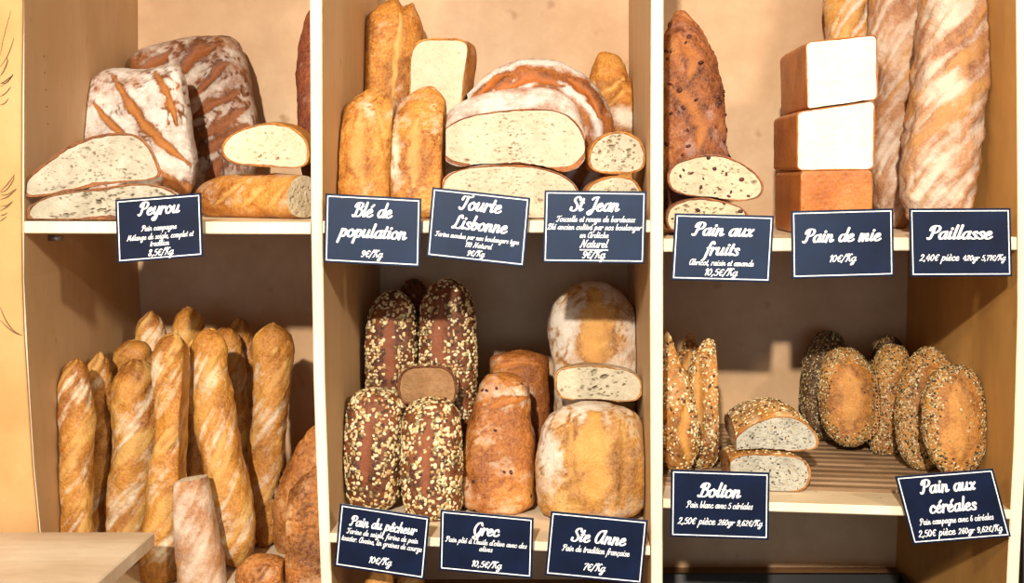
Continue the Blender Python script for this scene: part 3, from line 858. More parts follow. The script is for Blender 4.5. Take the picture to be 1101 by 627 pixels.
def sign(label, corners, lines, d=-.012, tilt=0.0, shelf_d=0.001):
    """corners TL, TR, BR, BL in picture; lines (text, centre x, baseline y, width, x-height) as fractions of the card."""
    q = np.array([P(x, y, d) for x, y in corners])
    c = q.mean(0); U = (q[1] + q[2] - q[0] - q[3]) / 2; Vv = (q[2] + q[3] - q[0] - q[1]) / 2
    Vv = Vv + np.array([0, -tilt * np.linalg.norm(Vv), 0])
    n = np.cross(U, Vv); n /= np.linalg.norm(n)
    if n[1] > 0: n = -n
    root = empty('price_sign', tuple(c + Vv * .5)); tag(root, label, 'sign', 'navy price signs along the shelf edges')
    S = lambda a, b, o: c + (a - .5) * U + (b - .5) * Vv + n * o
    lw, lh = np.linalg.norm(U), np.linalg.norm(Vv)
    V, F = [], []
    th = .0012; ea, eb = .0006 / lw, .0006 / lh
    for (o, i) in ((-th, 1), (-th * .6, 0), (-.0003, 0), (0, 1)):
        V += [S(i * ea, i * eb, o), S(1 - i * ea, i * eb, o), S(1 - i * ea, 1 - i * eb, o), S(i * ea, 1 - i * eb, o)]
    F = [(0, 1, 2, 3), (15, 14, 13, 12)]
    for i in range(3):
        for k in range(4): F.append((4 * i + k, 4 * i + 4 + k, 4 * i + 4 + (k + 1) % 4, 4 * i + (k + 1) % 4))
    card_ = mesh_obj('card', V, F, M['card'], root, smooth=False)
    V, F = [], []
    a0, b0 = .0022 / lw, .0022 / lh; a1, b1 = a0 + .0011 / lw, b0 + .0011 / lh
    for (a, b) in ((a0, b0), (a1, b1)):
        V += [S(a, b, .00025), S(1 - a, b, .00025), S(1 - a, 1 - b, .00025), S(a, 1 - b, .00025)]
    F = [(k, (k + 1) % 4, 4 + (k + 1) % 4, 4 + k) for k in range(4)]
    mesh_obj('border_line', V, F, M['print'], card_, smooth=False)
    for ln in lines:
        s, cx, by, w, xh = ln[:5]
        tv, tf, adv = text_mesh(s, *((.32, .15, .08) if xh > .075 else (.25, .13, .1)))
        sx = w / (adv + .3)
        V = [S(cx + (x - adv / 2 - .1) * sx, by - y * xh, .0003) for x, y in tv]
        if len(ln) > 5:
            o = len(V)
            V += [S(cx - w / 2, by + .025, .0003), S(cx + w / 2, by + .025, .0003), S(cx + w / 2, by + .04, .0003), S(cx - w / 2, by + .04, .0003)]
            tf = tf + [(o, o + 1, o + 2, o + 3)]
        mesh_obj('lettering', V, tf, M['print'], card_, smooth=False)
    # clip that holds the card on the shelf edge
    V, F = [], []
    cc = S(.5, .42, -th); zt = cc[2]
    box(V, F, cc[0] - .008, cc[0] + .008, cc[1] - .0002, shelf_d + .0004, zt - .004, zt + .004)
    mesh_obj('clip', V, F, M['clip'], root, smooth=False)
    return root

sign('only price sign of the upper left bay, hung below the sliced country loaves', [(124, 215), (216, 207), (219, 276), (126, 283)],
     [('Peyrou', .51, .28, .50, .115), ('Pain campagne', .5, .53, .42, .05), ('Mélange de seigle, complet et', .51, .665, .78, .05), ('tradition', .5, .775, .23, .05), ('8,5€/Kg', .51, .925, .31, .065)])
sign('navy price sign at the left of the upper middle bay, two-line title and a price', [(349.5, 208), (453.5, 213.5), (451, 287.5), (348.5, 282)],
     [('Blé de', .5, .31, .43, .115), ('population', .51, .61, .72, .11), ('9€/Kg', .5, .89, .24, .062)])
sign('tilted navy price sign under the big cut round loaf, centre of the upper middle bay', [(465, 201), (570, 213), (564, 287), (458, 276)],
     [('Tourte', .51, .27, .45, .115), ('Lisbonne', .52, .55, .58, .11), ('Farine moulue par nos boulangers type', .5, .69, .86, .042), ('110 Naturel', .52, .80, .28, .045), ('9€/Kg', .5, .92, .19, .05)], d=-.014)
sign('navy price sign with one underlined word, right of the upper middle bay', [(586, 205), (695, 205.5), (693.5, 284), (583, 282)],
     [('St Jean', .5, .28, .5, .11), ('Touselle et rouge de bordeaux', .51, .43, .78, .046), ('Blé ancien cultivé par nos boulanger', .5, .54, .93, .046), ('en Ardèche', .5, .65, .29, .046), ('Naturel', .5, .785, .28, .062, 1), ('9€/Kg', .5, .93, .24, .062)])
sign('navy price sign in front of the sliced fruit loaf, left of the upper right bay', [(726, 229.5), (832, 232), (828.5, 304), (721, 301)],
     [('Pain aux', .5, .32, .63, .11), ('fruits', .5, .61, .37, .11), ('Abricot, raisin et amande', .5, .765, .66, .05), ('10,5€/Kg', .5, .915, .35, .065)])
sign('navy price sign under the stacked square tin loaves', [(850, 227), (961, 224), (961, 297), (852, 300)],
     [('Pain de mie', .5, .47, .78, .11), ('10€/Kg', .5, .765, .28, .065)])
sign('navy price sign under the tall twisted loaves at the right of the upper right bay', [(978, 224), (1086, 224), (1089, 297), (978.5, 298)],
     [('Paillasse', .5, .45, .66, .11), ('2,40€ pièce', .29, .765, .40, .06), ('420gr 5,71€/Kg', .73, .765, .43, .05)])
sign('tilted navy price sign below the oat-flaked loaves of the lower middle bay', [(366, 541), (462, 556), (456.5, 623.5), (359, 609)],
     [('Pain du pêcheur', .5, .32, .75, .09), ('Farine de seigle, farine de pain', .5, .45, .8, .05), ('toaster. Avoine, lin graines de courge', .5, .57, .9, .05), ('10€/Kg', .5, .86, .27, .065)], d=-.013)
sign('navy price sign under the tapering olive loaf, centre of the lower middle bay', [(473.5, 548), (574, 557), (572, 622.5), (472, 613)],
     [('Grec', .5, .36, .3, .115), ('Pain plié à l\'huile d\'olive avec des', .5, .515, .88, .05), ('olives', .5, .625, .15, .05), ('10,5€/Kg', .51, .885, .34, .065)])
sign('tilted navy price sign under the big floured white loaf, right of the lower middle bay', [(592, 549), (697, 560), (690, 628), (586, 619)],
     [('Ste Anne', .52, .43, .58, .115), ('Pain de tradition française', .5, .59, .7, .055), ('7€/Kg', .5, .86, .24, .068)], d=-.013)
sign('straight navy price sign at the left of the lower right bay', [(722, 505), (827, 508), (827, 581), (720, 577)],
     [('Bolton', .5, .39, .45, .115), ('Pain blanc avec 5 céréales', .5, .555, .68, .055), ('2,50€ pièce', .27, .80, .39, .062), ('260gr 9,62€/Kg', .71, .80, .46, .052)])
sign('crooked navy price sign at the right of the lower right bay', [(963, 512), (1067, 504), (1088, 577), (981, 586)],
     [('Pain aux', .5, .28, .58, .11), ('céréales', .5, .57, .5, .11), ('Pain campagne avec 6 céréales', .5, .73, .76, .052), ('2,50€ pièce', .27, .9, .39, .062), ('260gr 9,62€/Kg', .71, .9, .46, .052)], d=-.014)

# ------------------------------------------------------------------ upper left bay
cut_loaf('half_loaf', 'grey-crumbed half country loaf at the far left, lying on top of another half', [(21, 208), (25, 195), (45, 178), (70, 158), (100, 145), (132, 142), (152, 146), (165, 163), (174, 186), (168, 193), (130, 196), (80, 205), (32, 214)],
         .004, .07, 'country', 'country', holes=(150, .4, 1.9, 1.0, 3), sd=1, lean=.12, rim=3.6, rimb=2, nb=1.8, back=(-.012, 0, -.004), style=dict(flour=.3))
cut_loaf('half_loaf', 'half country loaf with one big hole, under the other half at far left', [(27, 233), (30, 222), (50, 211), (85, 205), (125, 199), (160, 197), (186, 204), (198, 215), (202, 230), (190, 236), (34, 237)],
         .006, .08, 'country', 'country', holes=(110, .5, 2.4, 1.0, 6), sd=2, rim=3.6, rimb=2, nb=1.8, back=(-.012, 0, 0), style=dict(flour=.45))
g = slab([(97, 84), (112, 73), (150, 78), (186, 70), (196, 76), (203, 130), (214, 204), (190, 212), (110, 226), (92, 190), (88, 140)], .165, .018, .045, 4, 3, lean=.35)
bake(g, 3, flour=.62, flourn=.36, flours=30, crack=(40, 1.2), bumps=((2.0, 22, 3), (.7, 70, 3), (.4, 160, 2)), slash=[([(122, 82), (136, 106), (152, 130), (172, 152), (205, 178)], 4.2, 2.4), ([(166, 76), (178, 98), (190, 134)], 3.8, 2.4), ([(102, 112), (118, 132), (140, 152)], 3.6, 2.0), ([(172, 185), (190, 200), (212, 206)], 4.0, 2.0)])
solid('country_loaf', g, 'country', 'white-floured square country loaf leaning in front of a darker one', 'bread')
g = slab([(141, 66), (150, 52), (190, 42), (232, 36), (252, 40), (262, 62), (272, 100), (278, 140), (274, 190), (250, 222), (170, 228), (150, 160)], .30, .03, .04, 3.2, 3, lean=.22)
bake(g, 4, flour=.45, flourn=.42, flours=24, crack=(36, 1.1), bumps=((2.0, 22, 3), (.7, 70, 3)), slash=[([(152, 76), (176, 62), (180, 56)], 4.5, 2.0), ([(188, 84), (205, 62), (232, 48)], 5, 2.4), ([(198, 110), (220, 90), (244, 68)], 3.4, 2.0), ([(204, 130), (228, 112), (262, 96)], 3.6, 2.2), ([(206, 152), (236, 136), (268, 112)], 3.6, 2.2), ([(208, 172), (240, 150), (272, 132)], 3.8, 2.2), ([(222, 204), (232, 180), (240, 168)], 4.5, 2.2)])
solid('country_loaf', g, 'leaf', 'dark country loaf with leaf-like slashes, leaning on the back panel, upper left bay', 'bread')
cut_loaf('half_loaf', 'cream-crumbed half loaf lying on a cut golden loaf, upper left bay', [(237, 166), (239, 154), (250, 143), (270, 135), (294, 131), (318, 138), (331, 152), (333, 172), (326, 181), (300, 181), (250, 177)],
         .075, .11, 'golden', 'cream', holes=(70, .4, 1.6, .8, 2), sd=5, lean=.1, style=dict(flour=.2))
# lying loaf with a cut right end
g = tube([(212, 216, .16, 20), (250, 211, .14, 23), (290, 210, .115, 24), (326, 212, .085, 23)], kd=1.0, ns=2.2, cap=(.22, 0))
ring = g['V'].reshape(g['nu'], g['nv'], 3)[-1].copy()
bake(g, 6, flour=.18, slash=[([(228, 222), (250, 204), (262, 196)], 2.5, 1.0, .8), ([(258, 224), (278, 206), (290, 197)], 2.5, 1.0, .8), ([(286, 224), (300, 208), (310, 198)], 2.5, 1.0, .8)])
root = empty('cut_loaf', base_of(g['V'])); tag(root, 'golden long loaf lying with its cut end to the right, upper left bay', 'bread')
ring = g['V'].reshape(g['nu'], g['nv'], 3)[-1].copy()
mesh_obj('crust', g['V'], g['F'], CR['golden'], root, attrs=g['a'])
cv, cf, ch = crumb_disc(ring, np.array([.8, -.6, 0]), 50, .5, 1.8, .8, seed=6, dome=.003)
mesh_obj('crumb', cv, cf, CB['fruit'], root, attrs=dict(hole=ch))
g = tube([(352, 228, .15, 24), (348, 150, .2, 26), (344, 80, .24, 24), (342, 4, .28, 16)], kd=1.0, cap=(.2, .25))
bake(g, 7, bk=.6, flour=.05, crack=(60, .8), bumps=((2.0, 26, 3), (.8, 90, 3)))
solid('long_loaf', g, 'red', 'reddish-brown long loaf standing half hidden behind the upright, upper left bay', 'bread')

# ------------------------------------------------------------------ upper middle bay
def bat(name, spine, mat, label, sd, cap=(.2, .2), kd=.9, ns=2.4, **st):
    g = tube(spine, kd=kd, cap=cap, ns=ns)
    bake(g, sd, **st)
    return solid(name, g, mat, label, 'bread')
bat('batard_loaf', [(420, 226, .28, 30), (419, 150, .285, 33), (421, 80, .295, 33), (423, 35, .30, 32), (424, 2, .305, 27)], 'golden', 'golden upright loaf with two pointed tips, tallest at the left of the upper middle bay', 10, cap=(.1, .13), kd=.85, ears=((423, 5, 7), (444, 4, 9), (433, 3, -5)),
    flour=.14, bk=.55, slash=[([(430, 14), (428, 45), (424, 75), (421, 105)], 3.5, 3.2), ([(400, 30), (396, 60)], 1.5, .8, .4)], bumps=((2.4, 24, 3), (.7, 90, 3)), crack=(50, .7))
cut_loaf('half_loaf', 'upright loaf showing a pale square cut face, between the golden loaves, upper middle bay', [(441, 60), (446, 46), (458, 41), (480, 41), (500, 42), (504, 50), (500, 72), (498, 92), (494, 160), (490, 229), (440, 229), (439, 120), (440, 95)],
         .20, .06, 'golden', 'cream', holes=(40, .4, 1.3, .7, 0), sd=11, nb=7, back=(.012, 0, 0), smooth=2, style=dict(flour=.2))
bat('batard_loaf', [(394, 236, .09, 28), (394, 205, .095, 32), (396, 160, .11, 33), (400, 125, .12, 30), (405, 95, .13, 23)], 'golden', 'golden batard standing at the front left of the upper middle bay', 12, cap=(.08, .28), kd=.85,
    flour=.12, bk=.4, slash=[([(388, 120), (384, 160), (388, 200)], 6, .8, .55, .3), ([(400, 100), (412, 140), (416, 175)], 1.6, 1.4, .3)], flourp=[(426, 115, 8, 20, .4)], bumps=((2.2, 26, 3), (.7, 90, 3)), crack=(55, .7))
bat('batard_loaf', [(452, 237, .075, 31), (452, 205, .08, 34), (451, 165, .095, 34), (456, 130, .11, 31), (463, 95, .125, 24)], 'golden', 'orange-gold batard standing right of another, its floury side to the left, upper middle bay', 13, cap=(.08, .26), kd=.85,
    flour=.16, bk=.55, slash=[([(448, 130), (444, 165), (446, 200)], 7, .9, .6, .3)], flourp=[(424, 165, 7, 40, .6), (470, 120, 10, 10, .3)], bumps=((2.2, 26, 3), (.7, 90, 3)), crack=(55, .7))
th = np.linspace(0, 2 * math.pi, 40, endpoint=False)
g = slab([(576 + 86 * math.cos(a), 150 + 88 * math.sin(a) * (1 if math.sin(a) < 0 else .86)) for a in th], .205, .03, .045, 2.4, 2.6, lean=.1, n=200)
bake(g, 14, flour=.02, flourn=.3, rings=(578, 156, (46, 68, 90), 5.5, .75), bumps=((1.8, 22, 3), (.6, 90, 3)), slash=[([(520, 112), (545, 92), (575, 84), (606, 92)], 4, 2.0), ([(505, 120), (520, 96), (545, 78)], 3.2, 1.6), ([(610, 84), (632, 100), (645, 125)], 4, 2.0)])
solid('round_loaf', g, 'tourte', 'big round loaf with floury rings, leaning at the back of the upper middle bay', 'bread')
cut_loaf('half_round_loaf', 'half round loaf with wide cream cut face and floury top, on another half', [(471, 150), (477, 137), (500, 125), (540, 118), (580, 116), (606, 120), (622, 132), (631, 150), (632, 168), (620, 184), (590, 187), (540, 184), (490, 180), (473, 170)],
         .06, .10, 'tourte', 'tourte', holes=(190, .4, 1.7, 1.0, 2), sd=15, lean=.08, rimb=9, swell=(.0, .34), style=dict(flour=.5, flourn=.3), nb=3.2)
cut_loaf('half_round_loaf', 'half round loaf at the bottom of its pile, partly behind two price signs', [(473, 200), (480, 187), (505, 179), (545, 176), (585, 180), (612, 191), (624, 206), (622, 228), (606, 236), (486, 236), (474, 225)],
         .05, .15, 'tourte', 'tourte', holes=(160, .4, 1.8, 1.0, 3), sd=16, style=dict(flour=.4), nb=3.2)
bat('twisted_loaf', [(660, 228, .31, 26), (662, 175, .31, 27), (662, 130, .31, 26), (655, 90, .315, 25), (647, 56, .32, 20)], 'golden', 'knobbly golden loaf standing right of the big round loaf, upper middle bay', 17, cap=(.1, .25), kd=.9,
    flour=.1, bk=.55, slash=[([(630, 112), (652, 96), (670, 84)], 4.5, 5.0, .9), ([(640, 122), (660, 106), (678, 95)], 2.5, 2.5, .4)], flourp=[(672, 125, 13, 14, .8)], bumps=((4.0, 26, 3), (.8, 90, 3)))
cut_loaf('half_loaf', 'small pale holey half loaf at the right edge of the upper middle bay', [(632, 176), (634, 158), (648, 144), (667, 140), (686, 147), (694, 161), (694, 178), (686, 186), (655, 188), (637, 184)],
         .06, .12, 'golden', 'tourte', holes=(70, .5, 2.2, 1.0, 3), sd=18, back=(-.012, 0, 0), style=dict(flour=.3))
cut_loaf('half_loaf', 'lower half loaf mostly hidden behind the price sign with an underlined word', [(627, 212), (634, 198), (650, 190), (668, 188), (684, 194), (692, 208), (692, 228), (684, 235), (634, 235), (628, 226)],
         .055, .12, 'golden', 'tourte', holes=(60, .5, 1.8, 1.0, 2), sd=19, back=(-.012, 0, 0), style=dict(flour=.3))

# ------------------------------------------------------------------ upper right bay
g = tube([(746, 244, .14, 34), (744, 180, .145, 38), (742, 130, .155, 38), (738, 80, .165, 34), (734, 40, .175, 26), (732, 12, .18, 18)], kd=.85, cap=(.08, .25))
bake(g, 20, bk=.55, flour=.16, flourn=.4, crack=(48, 1.2), bumps=((3.4, 30, 3), (1.3, 80, 3)), slash=[([(732, 40), (748, 62), (742, 84)], 5, 2.0, .8), ([(720, 95), (742, 110), (756, 135), (752, 160)], 6, 2.4, .8)])
root = empty('fruit_loaf', base_of(g['V'])); tag(root, 'dark knobbly fruit loaf standing at the left of the upper right bay', 'bread')
mesh_obj('crust', g['V'], g['F'], CR['fruit'], root, attrs=g['a'])
seeds('raisin', g, np.ones(len(g['V'])), 70, 3.4, 'raisin', root, 20, .6)
cut_loaf('half_fruit_loaf', 'half fruit loaf with a raisin-dotted cut face, upper of two', [(716, 192), (721, 178), (744, 168), (774, 165), (799, 175), (819, 192), (822, 205), (814, 215), (784, 217), (744, 212), (722, 206)],
         .06, .10, 'fruit', 'fruit', holes=(80, .5, 2.2, 1.0, 3), sd=21, yaw=-.1, style=dict(flour=.35), rais=16)
cut_loaf('half_fruit_loaf', 'half fruit loaf under another, mostly behind a price sign', [(714, 236), (720, 221), (744, 212), (770, 214), (796, 221), (806, 232), (803, 248), (790, 252), (722, 252)],
         .055, .10, 'fruit', 'fruit', holes=(60, .5, 2.2, 1.0, 2), sd=22, style=dict(flour=.3), rais=12)
def mie(label, poly, d, depth, sd, cut=True, back=(0, 0, 0)):
    if cut:
        return cut_loaf('tin_loaf', label, poly, d, depth, 'mie', 'mie', holes=(14, .4, 1.2, .6, 0), sd=sd, nb=14, rim=1.6, smooth=2, back=back, style=dict(bumps=((.5, 30, 2), (.15, 120, 2)), bk=.5), dome=.0004)
    g = slab(poly, d + .005, .005, depth - .005, 14, 14, smooth=2, back=back); bake(g, sd, bumps=((.6, 26, 2), (.15, 120, 2)), bk=.45)
    return solid('tin_loaf', g, 'mie', label, 'bread')
def rect(tl, tr, br, bl, k=6):
    out = []
    for a, b in ((tl, tr), (tr, br), (br, bl), (bl, tl)):
        for i in range(k): out.append((a[0] + (b[0] - a[0]) * (i / k), a[1] + (b[1] - a[1]) * (i / k)))
    return out
mie('whole brown-crusted tin loaf at the bottom of its stack of three', rect((860, 184), (937, 182.5), (937, 253.5), (860, 253.5)), .045, .17, 23, False)
mie('cut square tin loaf in the middle of its stack of three', rect((857, 120), (941, 108), (940, 182.5), (857, 183.5)), .06, .16, 24)
mie('cut square tin loaf topping its stack of three', rect((866, 45), (943, 37), (944, 107), (868, 119)), .065, .17, 25)
def pail(spine, label, sd, turns=.10, amp=3.0, mat='pale', **k):
    g = tube(spine, kd=.85, cap=(.12, .08), ns=2.3, nu=130, nv=100)
    bake(g, sd, spiral=(turns, amp, .6, .25), flour=.34, flourn=.3, flours=22, bk=.5, bumps=((2.5, 18, 3), (.6, 80, 3)), **k)
    return solid('twisted_long_loaf', g, mat, label, 'bread')
pail([(930, 246, .32, 24), (928, 170, .32, 25), (922, 90, .325, 28), (916, 30, .335, 28), (912, -60, .345, 26)], 'tall twisted long loaf standing behind the tin loaves, only its top and right edge showing', 26, mat='golden')
pail([(962, 246, .22, 22), (964, 170, .225, 26), (972, 90, .24, 32), (970, 20, .25, 34), (974, -60, .27, 30)], 'tall twisted long loaf with floury streaks, middle one behind the tin loaf stack', 27, turns=.12)
pail([(1000, 250, .085, 30), (1006, 215, .085, 36), (1014, 150, .095, 42), (1024, 70, .105, 40), (1028, 10, .11, 38), (1032, -70, .12, 34)], 'widest twisted long loaf standing at the right end of the upper right bay', 28, turns=.12, amp=3.6, flourp=[(1020, 95, 25, 16, .5), (1000, 200, 20, 30, .3), (1020, 15, 25, 20, .3)], bakep=[(1040, 100, 15, 20, .0)])

# ------------------------------------------------------------------ lower left bay: baguettes
def bagu(spine, label, sd, turns=.06, amp=1.5, cap=(.07, .09), mat='baguette', **k):
    g = tube(spine, kd=.95, cap=cap, ns=2.2, nu=130, nv=64)
    st = dict(spiral=(turns, amp, .62, .6), flour=.16, flourn=.34, bk=.5, tips=.3, bumps=((3.4, 17, 3), (.7, 80, 3))); st.update(k)
    bake(g, sd, **st)
    return solid('baguette', g, mat, label, 'bread', 'baguettes standing in the lower left bay')
bagu([(86, 622, .06, 17), (83, 560, .063, 17), (82, 500, .07, 18), (81, 440, .08, 17), (83, 386, .09, 14)], 'leftmost of the standing baguettes, beside the side panel', 30)
bagu([(108, 600, .135, 13), (107, 540, .14, 13), (110, 470, .15, 14), (108, 420, .155, 14), (106, 380, .16, 12)], 'slim baguette second from the left, half behind the leftmost one', 31)
bagu([(133, 604, .125, 22), (138, 560, .128, 24), (144, 500, .135, 25), (147, 440, .142, 25), (147, 410, .146, 25), (143, 386, .15, 19)], 'broad baguette third from the left, with a blunt brown top', 32, cap=(.07, .1), bakep=[(146, 400, 20, 12, .4)])
bagu([(158, 586, .2, 17), (152, 540, .2, 18), (145, 450, .205, 19), (143, 400, .21, 20), (142, 366, .215, 18)], 'baguette whose floury cap rises just behind the broad third one', 33, cap=(.07, .07), flourp=[(142, 376, 20, 8, .5)])
bagu([(168, 570, .265, 14), (166, 480, .27, 14), (163, 400, .28, 15), (163, 335, .29, 15)], 'grey floured baguette tip standing at the back left corner', 34, flour=.4, cap=(.07, .1))
bagu([(174, 634, .065, 20), (174, 590, .068, 22), (180, 520, .073, 20), (186, 450, .08, 18), (185, 400, .085, 20), (185, 358, .09, 17)], 'long golden baguette fourth from the left, rounded pale top', 35)
bagu([(206, 572, .25, 15), (204, 480, .26, 16), (202, 400, .27, 17), (200, 332, .28, 15)], 'bright orange-tipped baguette behind the fourth and the curved ones', 36, bk=.55)
bagu([(220, 585, .19, 13), (214, 500, .195, 13), (212, 430, .20, 13), (213, 362, .205, 13)], 'thin baguette squeezed in shade behind the long curved one', 37)
bagu([(257, 612, .10, 17), (252, 580, .105, 25), (244, 520, .11, 24), (234, 460, .12, 21), (227, 410, .13, 19), (226, 356, .14, 17)], 'long curved baguette in the middle leaning left, thick lower end', 38, bk=.38, cap=(.1, .09), flourp=[(240, 590, 8, 14, .5)])
bagu([(262, 575, .245, 15), (256, 480, .25, 15), (249, 400, .26, 15), (243, 352, .265, 14)], 'baguette standing just behind the curved one', 39, bk=.6)
bagu([(272, 570, .285, 14), (268, 480, .29, 15), (264, 400, .30, 15), (258, 342, .31, 13)], 'dark-tipped baguette at the back between the curved and rightmost ones', 40, bk=.65)
bagu([(281, 588, .18, 15), (284, 530, .185, 17), (289, 460, .19, 18), (293, 410, .2, 20), (294, 378, .205, 21), (293, 349, .21, 17)], 'rightmost standing baguette, knobbed at the top right', 41, bk=.48, cap=(.07, .07))
# short cut baguette in front
g = tube([(218, 655, .045, 24), (215, 600, .045, 25), (207, 550, .05, 22), (203, 515, .053, 20)], kd=.9, cap=(.15, 0), nv=80)
bake(g, 42, spiral=(.06, 1.2, .45, .4), flour=.42, flourn=.35, bk=.5, bumps=((1.5, 26, 3), (.5, 90, 3)))
g['V'][:, 2] = np.maximum(g['V'][:, 2], P(0, FLOORY, 0)[2] + .0005)
root = empty('half_baguette', base_of(g['V'])); tag(root, 'short floury half baguette with a flat cut top, at the front of the baguettes', 'bread')
ring = g['V'].reshape(g['nu'], g['nv'], 3)[-1].copy()
mesh_obj('crust', g['V'], g['F'], CR['pale'], root, attrs=g['a'])
cv, cf, ch = crumb_disc(ring, np.array([-.15, 0, 1.0]), 20, .5, 1.4, .8, seed=42, rings=16)
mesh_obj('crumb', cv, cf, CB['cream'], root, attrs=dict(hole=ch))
def rust(spine, label, sd, **k):
    g = tube(spine, kd=.8, cap=(.2, .3), ns=2.3, nu=100, nv=90)
    st = dict(flour=.12, flourn=.4, crack=(46, 1.3), bumps=((3.0, 30, 3), (1.2, 90, 3))); st.update(k); bake(g, sd, **st)
    return solid('rustic_loaf', g, 'rustic', label, 'bread')
rust([(330, 610, .17, 30), (330, 560, .175, 36), (338, 510, .18, 32), (346, 456, .185, 18)], 'cracked brown rustic loaf leaning on the upright, back one of the pair beside the baguettes', 43)
rust([(338, 645, .06, 30), (338, 600, .06, 34), (340, 550, .065, 33), (346, 500, .07, 22)], 'cracked brown rustic loaf with a torn top edge, front one beside the upright', 44, slash=[([(318, 556), (330, 548), (342, 546)], 2.5, 3.0, .2)])
rust([(284, 646, .045, 22), (283, 620, .05, 28), (282, 594, .055, 20)], 'low brown rustic loaf end at the bottom beside the front rustic loaf', 45)

# ------------------------------------------------------------------ lower middle bay
def fisher(spine, label, sd, n=620, seam=None, mat='oat', kd=.9, cap=(.14, .16)):
    g = tube(spine, kd=kd, cap=cap, ns=2.7, nu=90, nv=96)
    sl = [(seam, 6.0, 1.6, .9, .5)] if seam else []
    bake(g, sd, bk=.5, flour=.02, flourn=.15, slash=sl, bumps=((1.6, 30, 3), (.9, 100, 3)))
    root = empty('seeded_loaf', base_of(g['V'])); tag(root, label, 'bread')
    co_ = mesh_obj('crust', g['V'], g['F'], CR['seed'], root, attrs=g['a'])
    w = (1 - sstep(.05, .5, g['a']['slash'])) * .97 + .03
    w = w * (.55 + .9 * sstep(-.3, .3, fbm(g['V'] * 45 + sd, 2)))
    seeds('seed_coating', g, w, int(n * 2.1), 2.5, mat, co_, sd)
    return root
fisher([(452, 516, .33, 20), (450, 420, .335, 22), (446, 340, .34, 22), (444, 300, .345, 18)], 'dark seeded loaf peeping between the two rear oat-flaked loaves', 50, 300, mat='dark')
fisher([(424, 520, .215, 27), (423, 440, .22, 28), (422, 370, .225, 28), (424, 313, .235, 24)], 'oat-flaked seeded loaf standing at the rear left of the lower middle bay', 51, 900, [(420, 330), (418, 370), (420, 420)])
fisher([(480, 522, .205, 29), (481, 440, .21, 30), (481, 370, .22, 31), (482, 300, .23, 26)], 'oat-flaked seeded loaf standing rear right, taller than its neighbour', 52, 950, [(476, 325), (472, 360), (474, 410)])
fisher([(404, 548, .10, 27), (402, 500, .10, 30), (403, 455, .11, 30), (410, 418, .125, 27)], 'oat-flaked seeded loaf at the front left with a broad bare red-brown seam', 53, 750, [(398, 440), (393, 480), (392, 525)])
fisher([(466, 562, .075, 29), (464, 510, .08, 32), (464, 465, .09, 31), (464, 428, .105, 27)], 'oat-flaked seeded loaf at the front behind the gap between two price signs', 54, 850, [(462, 450), (458, 490), (456, 535)])
cut_loaf('half_seeded_loaf', 'half loaf with a brown crumb face lying across the seeded loaves', [(427, 414), (430, 400), (446, 393), (477, 393), (490, 403), (492, 424), (487, 436), (435, 436), (428, 428)],
         .135, .055, 'seed', 'brown', holes=(70, .3, 1.0, .7, 0), sd=55, seed=(260, 2.2, 'oat'), rim=3)
g = tube([(533, 548, .125, 40), (534, 525, .125, 43), (538, 470, .135, 37), (541, 430, .145, 29), (545, 402, .15, 25)], kd=.8, cap=(.12, .09), ns=3.0, roundp=2.5)
bake(g, 56, bk=.5, flour=.2, flourn=.35, flourp=[(545, 425, 25, 12, .35)], bakep=[(520, 490, 25, 25, .15)], slash=[([(520, 440), (545, 432), (568, 428)], 3, 1.6, .4), ([(528, 455), (555, 448)], 2, 1.2, .3)], crack=(44, .9), bumps=((3.4, 26, 3), (1.0, 80, 3)))
root = empty('olive_loaf', base_of(g['V'])); tag(root, 'tapering golden loaf with sunken olives, standing in the centre of the lower middle bay', 'bread')
mesh_obj('crust', g['V'], g['F'], CR['grec'], root, attrs=g['a'])
seeds('olive_piece', g, np.ones(len(g['V'])), 26, 2.6, 'raisin', root, 56, .4)
bat('olive_loaf', [(562, 512, .25, 30), (560, 450, .255, 32), (558, 415, .26, 32), (558, 377, .265, 30)], 'grec', 'brown blunt loaf in shade behind the tapering golden one', 57, cap=(.1, .07), ns=3.0, bk=.75, flour=.05, bumps=((2.5, 28, 3), (.8, 80, 3)), slash=[([(535, 395), (560, 388), (585, 392)], 3, 1.8, .5)])
bat('white_loaf', [(640, 515, .235, 42), (640, 440, .235, 44), (641, 390, .24, 47), (638, 345, .25, 49), (640, 303, .26, 40)], 'anne', 'floury white loaf with a golden split, standing behind the grey-white half loaf', 58, cap=(.1, .2), ns=2.8, kd=.75,
    flour=.5, flourn=.3, bk=.4, slash=[([(640, 315), (642, 345), (638, 380), (640, 400)], 15, 2.5, .9, .4), ([(658, 322), (656, 355), (646, 385)], 3, 3.0, .3)], flourp=[(600, 360, 14, 40, .4), (680, 360, 10, 40, .3)], crack=(42, 1.0), bumps=((2.6, 24, 3), (.9, 90, 3)))
cut_loaf('half_white_loaf', 'grey-white half loaf with large holes, lying on the front white loaf', [(596, 405), (601, 397), (629, 392), (662, 395), (684, 401), (692, 414), (690, 428), (678, 433), (606, 431), (597, 422)],
         .115, .07, 'anne', 'anne', holes=(60, .5, 2.4, 1.1, 5), sd=59, style=dict(flour=.4))
